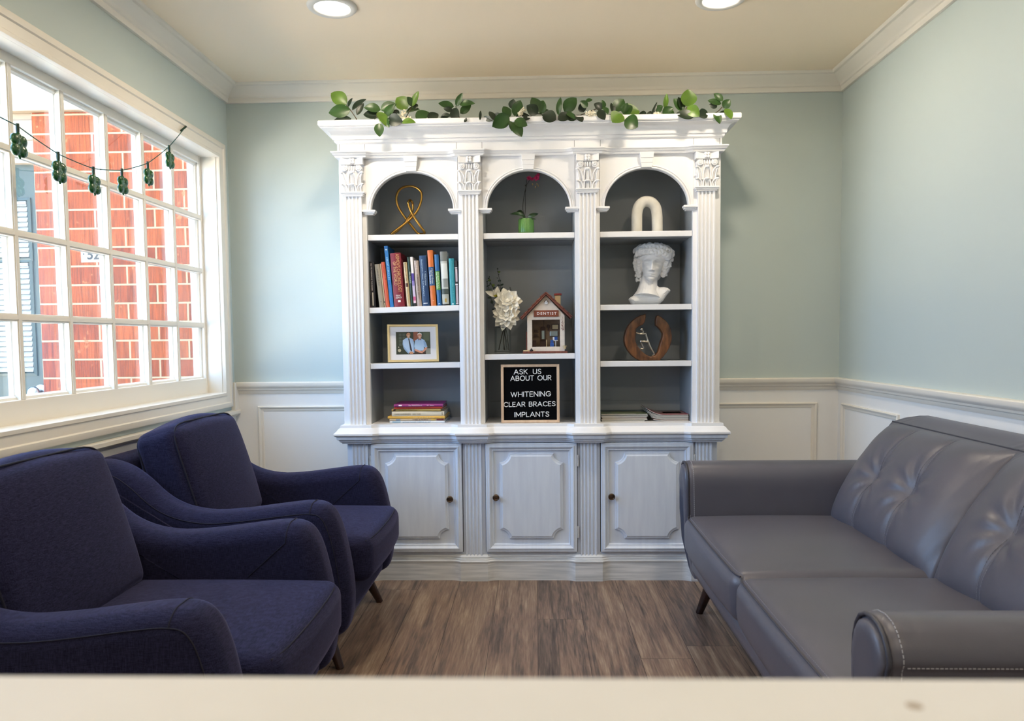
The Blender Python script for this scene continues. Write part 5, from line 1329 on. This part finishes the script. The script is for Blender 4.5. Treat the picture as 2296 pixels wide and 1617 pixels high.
m = MB(); m.prism([(hx(1080), hz(668)), (hx(1114), hz(628)), (hx(1114), hz(640)), (hx(1088), hz(672))], -.008, .0, fh); m.prism([(hx(1148), hz(668)), (hx(1114), hz(628)), (hx(1114), hz(640)), (hx(1140), hz(672))], -.008, .0, fh); m.lathe([(.0005, .0062), (.0014, .0062)], 10, (hx(1114), YH - .0, hz(672)), Rk, cap=False); m.build('birdhouse_roof', M['dkw'], bh, smooth=0)
# what is inside
def hbox(name, mt, x0, x1, y0, y1, d0, d1): return MB().box(hx(x0), hx(x1), YH + d0, YH + d1, hz(y1), hz(y0)).build(name, mt, ho, smooth=0, bevel=.0005)
hbox('mirror_frame', M['dkw'], 1025, 1105, 1065, 1250, .070, .080); MB().lathe([(.0005, 0), (40 * kh, 0), (40 * kh, .008), (.0005, .008)], 20, (hx(1065), YH + .078, hz(1068)), Rk).build('mirror_crest', M['dkw'], ho)
hbox('mirror', M['silver'], 1045, 1087, 1095, 1225, .068, .0705); hbox('washstand', M['dkw'], 1018, 1108, 1255, 1395, .055, .080)
MB().lathe([(.0005, 0), (28 * kh, 0), (28 * kh, .005), (.0005, .005)], 20, (hx(1150), YH + .080, hz(1030)), Rk).build('clock', M['dkw'], ho); hbox('clock_case', M['dkw'], 1138, 1165, 1030, 1100, .074, .080)
hbox('small_picture', M['dkw'], 1200, 1308, 998, 1082, .076, .080); hbox('small_picture', M['creamp'], 1208, 1300, 1006, 1074, .0745, .077)
hbox('lamp_arm', M['dkw'], 1075, 1083, 940, 1040, .04, .043); hbox('lamp_bar', M['dkw'], 1000, 1085, 1034, 1041, .04, .043)
for y in (1080, 1150): hbox('wall_shelf', M['dkw'], 920, 1000, y + 30, y + 38, .066, .080); hbox('shelf_jars', M['dkw'], 930, 985, y, y + 30, .068, .078)
hbox('cabinet', M['dkw'], 905, 960, 1245, 1395, .050, .080); hbox('window_screen', M['silver'], 1172, 1290, 1105, 1180, .070, .074); hbox('tall_post', M['creamp'], 1112, 1121, 1235, 1395, .03, .033)
hbox('dental_seat', M['blue'], 1172, 1228, 1285, 1345, .026, .045); hbox('dental_backrest', M['blue'], 1178, 1222, 1240, 1290, .036, .044); hbox('headrest', M['blue'], 1238, 1285, 1190, 1240, .040, .050); hbox('tray', M['letter'], 1224, 1290, 1244, 1252, .028, .045); hbox('tray_post', M['letter'], 1250, 1262, 1252, 1395, .034, .038); hbox('patient_cushion', M['letter'], 1214, 1240, 1196, 1240, .042, .050)
hbox('side_shutter', M['shingle'], 808, 828, 1110, 1410, .01, .06)
m = MB(); m.ell((hx(888), YH - .010, hz(1393)), (26 * kh, .004, 18 * kh), None, 12, 8); m.ell((hx(886), YH - .011, hz(1373)), (10 * kh, .003, 12 * kh), None, 10, 8); m.build('black_cat', cmat('#1c1718', .6), ho, smooth=60)
hbox('doormat', M['creamp'], 765, 845, 1388, 1408, -.014, .0)
m = MB(); m.lathe([(16 * kh, 0), (26 * kh, 44 * kh), (24 * kh, 44 * kh)], 14, (hx(1388), YH - .008, hz(1375)), cap=False); m.build('flower_pot', M['creamp'], ho, smooth=40)
m = MB(); m.tube([(hx(1388) + 34 * kh * math.cos(PI * i / 10), YH - .008, hz(1345) + 26 * kh * math.sin(PI * i / 10)) for i in range(11)], .0007, 5); m.build('pot_handle', M['creamp'], ho)
m = MB(); rnd = random.Random(4)
m.tube([(hx(x), YH - .002, hz(y)) for x, y in ((1362, 890), (1352, 940), (1366, 1000), (1352, 1050), (1360, 1100))], .0005, 5)
for i in range(26):
    y = 950 + 145 * rnd.random(); m.ell((hx(1358 + rnd.uniform(-18, 20)), YH - .003, hz(y)), (.0011, .0008, .0014), None, 6, 4)
m.build('vine', cmat('#6e241c', .7), ho, smooth=0)

# ------------------------------------------------------------------ plaster bust (a plain classical head)
S9 = 140 / 1415
YBU = 3.585; kb = px_size(S9, YBU) * 1000
o9 = at(1390 + 700 * S9, 530 + 1530 * S9, Y=YBU); zB = 1.2610
bu = thing('plaster_bust', (o9.x, YBU, zB), 'white plaster bust of a curly-haired man on the right-hand shelf', 'bust')
M['plaster'] = mat('white_plaster', '#e6e6e6', 0.55)
m = MB(); rb = random.Random(11)
hr = math.radians(7)
Rh = Matrix.Rotation(hr, 3, 'Y')                        # roll: top to the right
Rt = Matrix.Rotation(math.radians(-8), 3, 'Z')          # turned a little to the left
H0 = Vector((.035, 0, .925))
def hp_(x, z, d):                                        # head space: right, up, towards the viewer
    return (H0 + Rh @ (Rt @ Vector((x, -d, z)))) * kb + Vector((o9.x, YBU, zB))
RR = Rh @ Rt
def he(x, z, d, rx, rz, rd, nu=18, nv=12): m.ell(hp_(x, z, d), (rx * kb, rd * kb, rz * kb), RR, nu, nv)
PW = [(-.405, .03, .135, .08), (-.385, .075, .185, .12), (-.34, .120, .205, .16), (-.28, .158, .208, .20), (-.20, .190, .215, .22), (-.10, .222, .225, .24), (0, .238, .232, .25), (.10, .242, .245, .25), (.20, .230, .225, .25), (.30, .185, .165, .20), (.38, .10, .09, .10), (.41, .02, .02, .02)]
def pw(z, k):
    for p, q in zip(PW, PW[1:]):
        if p[0] <= z <= q[0]:
            t = (z - p[0]) / (q[0] - p[0]); t = t * t * (3 - 2 * t) * .5 + t * .5
            return p[k] + (q[k] - p[k]) * t
    return PW[-1][k] if z > 0 else PW[0][k]
def gs(x, s_): return math.exp(-(x / s_) ** 2)
def feature(x, z):
    d = 0.0; ax = abs(x)
    if z < .09:
        f = max(0, min(1, (.07 - z) / .23)); top = 1 / (1 + math.exp(-(z + .178) / .006))
        d += (.020 + .088 * f) * gs(x, .026 + .014 * f) * top * min(1, (.09 - z) / .04)
    d += .036 * gs(ax - .042, .020) * gs(z + .158, .020)
    d -= .082 * gs(ax - .105, .058) * gs(z + .004, .036)
    d += .046 * gs(ax - .108, .036) * gs(z + .012, .022)
    d += .022 * gs(ax - .108, .050) * gs(z - .012, .008) - .016 * gs(ax - .108, .048) * gs(z - .026, .007)
    d += .007 * gs(ax - .108, .045) * gs(z + .040, .007)
    zb_ = .058 + .012 * math.sin(min(1, ax / .17) * PI)
    d += .032 * gs(z - zb_, .017) * (gs(ax - .10, .085))
    d += .020 * gs(ax - .140, .055) * gs(z + .095, .045) - .012 * gs(ax - .135, .05) * gs(z + .215, .06)
    d += .016 * gs(x, .085) * gs(z + .245, .05)
    d += .020 * gs(x, .060) * gs(z + .240, .012) - .026 * gs(x, .066) * gs(z + .2575, .0065) + .024 * gs(x, .050) * gs(z + .276, .013) - .020 * gs(x, .055) * gs(z + .306, .013)
    d -= .008 * gs(x, .010) * gs(z + .208, .016)
    d += .030 * gs(x, .058) * gs(z + .355, .030)
    return d
nz_, nt_ = 150, 120; vs = []
for i in range(nz_ + 1):
    z = -.405 + .815 * i / nz_
    for j in range(nt_):
        th = 2 * PI * j / nt_; x = pw(z, 1) * math.cos(th); sn = math.sin(th)
        d = (pw(z, 2) if sn > 0 else pw(z, 3)) * sn
        if sn > 0: d += feature(x, z) * min(1, sn * 2.0)
        vs.append(hp_(x, z, d))
m.add(vs, [(i * nt_ + j, i * nt_ + (j + 1) % nt_, (i + 1) * nt_ + (j + 1) % nt_, (i + 1) * nt_ + j) for i in range(nz_) for j in range(nt_)] + [tuple(range(nt_ - 1, -1, -1)), tuple(range(nz_ * nt_, (nz_ + 1) * nt_))])
for s in (-1, 1): he(s * .238, -.05, -.07, .03, .08, .05)
# hair: cap and curls
he(0, .190, -.10, .375, .265, .345, 28, 18); he(-.27, .0, -.13, .13, .31, .20); he(.28, .03, -.13, .13, .25, .20); he(0, -.15, -.24, .25, .25, .14)
def curl(x, z, d, r, tw, ph):
    pts = [hp_(x + r * (1 - .6 * i / 12) * math.cos(ph + tw * 2 * PI * i / 12), z + r * (1 - .6 * i / 12) * math.sin(ph + tw * 2 * PI * i / 12), d + .03 * i / 12) for i in range(13)]
    m.tube(pts, [kb * r * .62 * (1 - .35 * i / 12) for i in range(13)], 7)
for i in range(13):                                      # fringe over the forehead
    a = PI * (i + .5) / 13
    curl(.325 * math.cos(a), .175 + .07 * math.sin(a) + rb.uniform(-.02, .02), .10 + .13 * math.sin(a), .064, rb.choice((-1, 1)) * 1.1, rb.uniform(0, 6))
for i in range(16):
    a = PI * (i + .5) / 16
    curl(.385 * math.cos(a), .24 + .12 * math.sin(a), .0 + .17 * math.sin(a), .060, rb.choice((-1, 1)) * 1.1, rb.uniform(0, 6))
for i in range(14):
    a = PI * (i + .5) / 14
    curl(.36 * math.cos(a), 0.255 + .14 * math.sin(a), -.06 + .10 * math.sin(a), .065, rb.choice((-1, 1)), rb.uniform(0, 6))
for s, lo_ in ((-1, -.36), (1, -.22)):
    for j in range(9):
        z_ = .20 + (lo_ - .20) * j / 8
        curl(s * (.365 - .10 * max(0, (j - 3) / 5) + rb.uniform(-.02, .02)), z_, -.05 + rb.uniform(-.03, .05), .058, s * 1.1, rb.uniform(0, 6))
        if j < 7: curl(s * (.295 - .03 * max(0, (j - 3) / 5)), z_ + .02, .06 - .02 * j * .3, .046, -s, rb.uniform(0, 6))
# neck and cut shoulders
B0 = lambda x, z, d: Vector((o9.x + x * kb, YBU - d * kb, zB + z * kb))
m.tube([B0(.0, .72, -.13), B0(-.025, .58, -.11), B0(-.05, .44, -.08), B0(-.07, .30, -.05), B0(-.09, .16, -.01)], [kb * r for r in (.185, .19, .205, .24, .32)], 26)
m.tube([B0(-.17, .58, -.05), B0(-.14, .40, .06), B0(-.09, .22, .16)], [kb * r for r in (.035, .045, .045)], 10); m.tube([B0(.11, .54, -.04), B0(.04, .38, .07), B0(-.05, .22, .16)], [kb * r for r in (.035, .045, .045)], 10)
out = [(205, 1392), (232, 1352), (330, 1300), (410, 1255), (440, 1180), (560, 1140), (720, 1140), (850, 1090), (900, 1124), (990, 1118), (1085, 1140), (1138, 1195), (1128, 1225), (1050, 1310), (970, 1430), (905, 1490), (840, 1514), (700, 1528), (500, 1530), (295, 1530), (250, 1480)]
m.slab([((x - 700) / 1000 * kb, (1530 - y) / 1000 * kb) for x, y in out], .36 * kb, .13 * kb, lambda u, v, w: (o9.x + u, YBU + w + (.01 + .30 * max(0, v / kb - .16)) * kb, zB + v + .0004), 5)
m.build('bust', M['plaster'], bu, smooth=80, remesh=.0017, sm=1)

# ------------------------------------------------------------------ wooden ring sculpture with a climbing figure
YR = 3.525; k4 = px_size(S4, YR); zR = 1.0053
rg = c4(680, 650, YR)
rt = thing('ring_sculpture', (rg.x, YR, zR), 'open carved wooden ring with a silver climbing figure on the right shelf', 'ornament')
M['carved'] = wood_mat('carved_mango_wood', '#3d2313', '#7c4f2c', (60, 60, 14), .45); M['pewter'] = mat('polished_pewter', '#c8c0b2', 0.3, 1.0)
def rq(x, y): return (rg.x + (x - 680) * k4, zR + (650 - y) * k4)
outer = [(638, 128), (590, 138), (540, 165), (490, 205), (450, 250), (418, 310), (402, 375), (400, 430), (412, 480), (440, 535), (485, 590), (530, 628), (575, 650), (680, 650), (795, 648), (835, 610), (872, 560), (905, 500), (926, 430), (930, 370), (918, 300), (895, 250), (865, 208), (820, 170), (778, 142), (760, 160), (752, 205), (752, 255), (785, 285), (812, 315), (830, 350), (826, 395), (808, 440), (795, 490), (778, 555), (745, 596), (692, 606), (640, 580), (590, 540), (555, 495), (528, 445), (524, 395), (532, 340), (530, 295), (560, 268), (605, 248), (630, 215), (641, 165)]
MB().slab([rq(x, y) for x, y in outer], .048, .004, lambda u, v, w: (u, YR + w, v), 3).build('ring', M['carved'], rt, smooth=40)
def fp_(x, y, d=0.0): u, v = rq(x, y); return Vector((u, YR - .006 + d, v))
m = MB()
rr_ = lambda l: [v * k4 for v in l]
m.tube(smooth_path([fp_(640, 345), fp_(655, 390), fp_(672, 440)]), [x * k4 for x in (12, 13, 13, 13, 13, 13, 12, 11, 11, 12, 13, 14, 15)], 10)
m.tube([fp_(508, 300, -.002), fp_(512, 318), fp_(540, 338), fp_(575, 346), fp_(640, 344)], rr_([6, 8, 9, 10, 12]), 9)
m.tube([fp_(640, 344, -.004), fp_(612, 352, -.014), fp_(575, 350, -.012)], rr_([11, 9, 8]), 9)
m.tube([fp_(672, 440), fp_(630, 436, -.004), fp_(582, 432, -.006), fp_(600, 470, -.004), fp_(622, 508), fp_(612, 520), fp_(588, 515)], rr_([15, 13, 11, 10, 9, 8, 7]), 9)
m.tube([fp_(672, 440), fp_(688, 480), fp_(705, 515), fp_(738, 568), fp_(742, 588), fp_(716, 594)], rr_([15, 13, 11, 10, 9, 7]), 9)
m.tube([fp_(620, 335), fp_(612, 318), fp_(604, 308)], rr_([8, 8, 10]), 8); m.ell(fp_(598, 300), (18 * k4, 16 * k4, 20 * k4), None, 14, 10); m.ell(fp_(640, 344), (15 * k4, 12 * k4, 13 * k4), None, 12, 8)
m.build('climbing_figure', M['pewter'], rt, smooth=80)

# ================================================================== LEAF GARLAND ON THE BOOKCASE
SC5 = 550 / 2296
def cc5(x, y, Y): return at(1150 + x * SC5, 180 + y * SC5, Y=Y)
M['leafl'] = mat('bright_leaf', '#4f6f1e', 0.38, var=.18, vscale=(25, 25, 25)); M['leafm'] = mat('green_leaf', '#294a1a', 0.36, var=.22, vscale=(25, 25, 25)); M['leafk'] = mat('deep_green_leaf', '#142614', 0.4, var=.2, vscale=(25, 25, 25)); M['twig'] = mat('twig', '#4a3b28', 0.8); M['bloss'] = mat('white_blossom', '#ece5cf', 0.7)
lg = thing('leaf_garland', (XC, 3.43, 2.0775), 'artificial garland of broad green leaves and white blossoms on top of the bookcase', 'garland')
SPR_ = [  # crop id, twig points, leaves (base, tip, width, shade), blossom spots
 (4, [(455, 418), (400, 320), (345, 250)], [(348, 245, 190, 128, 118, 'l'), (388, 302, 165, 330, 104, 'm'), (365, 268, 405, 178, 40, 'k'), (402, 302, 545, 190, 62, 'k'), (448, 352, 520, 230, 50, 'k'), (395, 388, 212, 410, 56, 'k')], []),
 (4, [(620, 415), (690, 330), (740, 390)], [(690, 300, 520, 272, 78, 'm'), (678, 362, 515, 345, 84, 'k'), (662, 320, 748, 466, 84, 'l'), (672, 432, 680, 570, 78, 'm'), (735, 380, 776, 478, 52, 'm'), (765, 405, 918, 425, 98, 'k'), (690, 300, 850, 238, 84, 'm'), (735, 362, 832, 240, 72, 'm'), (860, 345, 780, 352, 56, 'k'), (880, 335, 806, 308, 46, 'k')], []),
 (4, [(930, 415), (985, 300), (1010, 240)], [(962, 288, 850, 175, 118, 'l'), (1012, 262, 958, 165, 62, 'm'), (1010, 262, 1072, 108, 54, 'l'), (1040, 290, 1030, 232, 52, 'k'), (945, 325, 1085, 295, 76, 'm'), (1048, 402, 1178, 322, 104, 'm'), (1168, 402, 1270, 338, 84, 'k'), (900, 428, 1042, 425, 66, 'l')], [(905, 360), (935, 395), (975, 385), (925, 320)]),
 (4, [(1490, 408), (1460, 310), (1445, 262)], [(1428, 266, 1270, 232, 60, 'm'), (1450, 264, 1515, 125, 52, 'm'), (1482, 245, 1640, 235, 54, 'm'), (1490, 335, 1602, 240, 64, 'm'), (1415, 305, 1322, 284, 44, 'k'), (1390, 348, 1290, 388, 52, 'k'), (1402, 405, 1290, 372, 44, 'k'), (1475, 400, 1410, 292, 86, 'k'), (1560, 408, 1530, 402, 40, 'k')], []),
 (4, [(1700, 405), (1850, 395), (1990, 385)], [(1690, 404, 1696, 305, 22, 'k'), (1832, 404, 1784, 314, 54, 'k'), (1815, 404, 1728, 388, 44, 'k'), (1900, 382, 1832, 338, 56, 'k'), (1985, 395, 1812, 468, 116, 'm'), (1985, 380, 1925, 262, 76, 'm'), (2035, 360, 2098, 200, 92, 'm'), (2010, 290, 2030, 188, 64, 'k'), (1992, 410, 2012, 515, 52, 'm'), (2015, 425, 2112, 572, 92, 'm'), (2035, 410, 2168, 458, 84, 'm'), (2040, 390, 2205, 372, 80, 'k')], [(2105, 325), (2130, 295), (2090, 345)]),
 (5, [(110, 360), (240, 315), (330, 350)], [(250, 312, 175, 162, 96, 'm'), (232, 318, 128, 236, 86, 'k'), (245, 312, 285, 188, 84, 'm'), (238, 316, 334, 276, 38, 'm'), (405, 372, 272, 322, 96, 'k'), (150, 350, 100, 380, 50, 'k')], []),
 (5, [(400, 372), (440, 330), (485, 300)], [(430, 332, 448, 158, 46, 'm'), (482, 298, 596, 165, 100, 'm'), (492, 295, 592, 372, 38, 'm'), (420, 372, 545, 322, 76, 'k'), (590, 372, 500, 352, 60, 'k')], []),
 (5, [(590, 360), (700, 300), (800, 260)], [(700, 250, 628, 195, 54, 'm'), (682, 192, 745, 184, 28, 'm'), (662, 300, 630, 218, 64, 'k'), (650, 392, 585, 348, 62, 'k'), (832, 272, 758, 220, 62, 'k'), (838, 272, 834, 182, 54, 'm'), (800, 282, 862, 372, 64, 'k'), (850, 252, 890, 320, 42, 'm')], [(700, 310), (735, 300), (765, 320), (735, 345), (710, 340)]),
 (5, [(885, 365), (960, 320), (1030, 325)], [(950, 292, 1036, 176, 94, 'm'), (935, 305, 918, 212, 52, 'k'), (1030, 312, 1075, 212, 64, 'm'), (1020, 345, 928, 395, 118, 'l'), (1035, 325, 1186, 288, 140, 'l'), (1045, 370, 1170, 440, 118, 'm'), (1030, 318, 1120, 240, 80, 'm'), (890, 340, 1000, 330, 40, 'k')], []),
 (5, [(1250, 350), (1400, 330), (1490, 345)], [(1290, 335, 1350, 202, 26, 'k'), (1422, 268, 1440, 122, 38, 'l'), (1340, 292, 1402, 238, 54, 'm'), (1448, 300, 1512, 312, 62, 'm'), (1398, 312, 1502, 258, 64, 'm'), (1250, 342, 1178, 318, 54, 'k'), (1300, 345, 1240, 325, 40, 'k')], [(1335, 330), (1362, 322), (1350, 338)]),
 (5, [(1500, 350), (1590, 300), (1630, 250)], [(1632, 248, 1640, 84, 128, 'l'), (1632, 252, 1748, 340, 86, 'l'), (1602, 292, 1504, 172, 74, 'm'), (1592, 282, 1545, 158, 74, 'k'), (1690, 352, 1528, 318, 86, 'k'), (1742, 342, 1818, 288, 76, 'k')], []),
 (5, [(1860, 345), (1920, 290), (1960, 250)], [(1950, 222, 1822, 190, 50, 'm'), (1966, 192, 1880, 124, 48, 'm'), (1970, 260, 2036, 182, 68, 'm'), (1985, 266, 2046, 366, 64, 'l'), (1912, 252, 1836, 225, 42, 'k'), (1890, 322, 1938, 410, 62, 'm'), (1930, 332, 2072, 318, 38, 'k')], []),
]
rl = random.Random(21)
for cid, tw, leaves, bl_ in SPR_:
    F_ = cc4 if cid == 4 else cc5; ks = SC4 if cid == 4 else SC5; edge = (lambda x: 422 - (x - 180) * .010) if cid == 4 else (lambda x: 375 - x * .0185)
    def place(x, y, base=3.42):
        e_ = edge(x) - 4
        Y = base if y < e_ - 10 else (3.350 if y > e_ else base + (3.350 - base) * (y - e_ + 10) / 10)
        p = F_(x, y, Y)
        if Y > 3.355 and p.z < 2.0805: p.z = 2.0805
        return p
    y0 = 3.405 + rl.uniform(-.02, .03)
    tp = [F_(x, min(y, edge(x) - 14), y0) for x, y in tw]
    for p in tp: p.z = max(p.z, 2.0795)
    sp_ = MB().tube(smooth_path(tp), .0019, 7).build('sprig', M['twig'], lg, smooth=60)
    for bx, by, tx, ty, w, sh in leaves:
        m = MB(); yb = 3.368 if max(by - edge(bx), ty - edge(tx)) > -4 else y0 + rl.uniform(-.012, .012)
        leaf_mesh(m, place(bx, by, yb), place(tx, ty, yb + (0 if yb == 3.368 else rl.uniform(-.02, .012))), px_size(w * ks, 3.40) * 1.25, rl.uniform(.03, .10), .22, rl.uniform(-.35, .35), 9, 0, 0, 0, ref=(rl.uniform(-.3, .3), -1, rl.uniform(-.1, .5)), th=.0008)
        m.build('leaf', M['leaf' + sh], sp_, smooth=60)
    for bx, by in bl_:
        c = place(bx, by, y0 - .03); m = MB()
        for i in range(16):
            v = Vector((rl.gauss(0, 1), rl.gauss(0, 1), rl.gauss(0, 1))).normalized() * .009
            m.ell(c + v, (.0034, .0034, .0034), None, 7, 5)
        m.build('blossom', M['bloss'], sp_, smooth=80)

# ================================================================== SHAMROCK GARLAND IN THE WINDOW
XG = XL + .030
M['sham'] = mat('glossy_green_plastic', '#074510', 0.22, coat=.4); M['socket'] = mat('dark_green_socket', '#0a2f1c', 0.4); M['wire'] = mat('green_wire', '#124a3c', 0.5)
SG = [(39, 278, 355), (130, 341, 412), (209, 374, 438), (273, 378, 437), (331, 362, 417), (379, 325, 379)]
hook = at(415, 283, X=XG - .012)
tops = [at(x, y + 4, X=XG) for x, y, b in SG]
gd = thing('shamrock_garland', tuple(tops[3]), 'string of six glossy green shamrock lights hanging across the window', 'garland')
lead = [at(-120, 190, X=XG - .01), at(-50, 235, X=XG)]
cord = [hook + Vector((.004, 0, 0))] + tops[::-1] + lead[::-1]
fine = []
for a, b in zip(cord, cord[1:]):
    for i in range(6):
        t_ = i / 6; p = a.lerp(b, t_); p.z -= .002 * 4 * t_ * (1 - t_) * min(1, (b - a).length / .2); fine.append(p)
fine.append(cord[-1])
MB().tube(fine, .0017, 7).build('cord', M['wire'], gd, smooth=60)
MB().tube([hook + Vector((.004, 0, -.002)), at(406, 293, X=XG - .008)], .0042, 8).build('plug_end', M['socket'], gd, smooth=60)
MB().tube([at(418, 284, X=XG - .012), hook, hook + Vector((.006, -.004, -.006))], .0025, 8).build('hook', M['socket'], gd, smooth=60)
for (x, y, b), p in zip(SG, tops):
    hh = p.z - at(x, b, X=XG).z
    m = MB(); s = hh / .118
    c = p + Vector((0, 0, -.070 * s))
    lob = []
    for dy, dz in ((-.019, .017), (.019, .017), (-.019, -.019), (.019, -.019)):
        m.ell(c + Vector((.002, dy * s, dz * s)), (.0135 * s, .0225 * s, .0225 * s), None, 18, 12)
    m.ell(c, (.013 * s, .017 * s, .017 * s), None, 14, 10); m.ell(c + Vector((0, 0, .034 * s)), (.010 * s, .012 * s, .014 * s), None, 14, 10)
    m.tube([c + Vector((0, 0, -.022 * s)), c + Vector((0, .002 * s, -.036 * s)), c + Vector((0, .006 * s, -.048 * s))], [.007 * s, .006 * s, .004 * s], 10)
    ch_ = m.build('shamrock', M['sham'], gd, smooth=80, remesh=.0022, sm=2)
    MB().tube([p + Vector((0, 0, .006)), p + Vector((0, 0, -.012 * s)), p + Vector((0, 0, -.030 * s))], [.0062 * s, .0066 * s, .0052 * s], 12).build('socket', M['socket'], ch_, smooth=60)
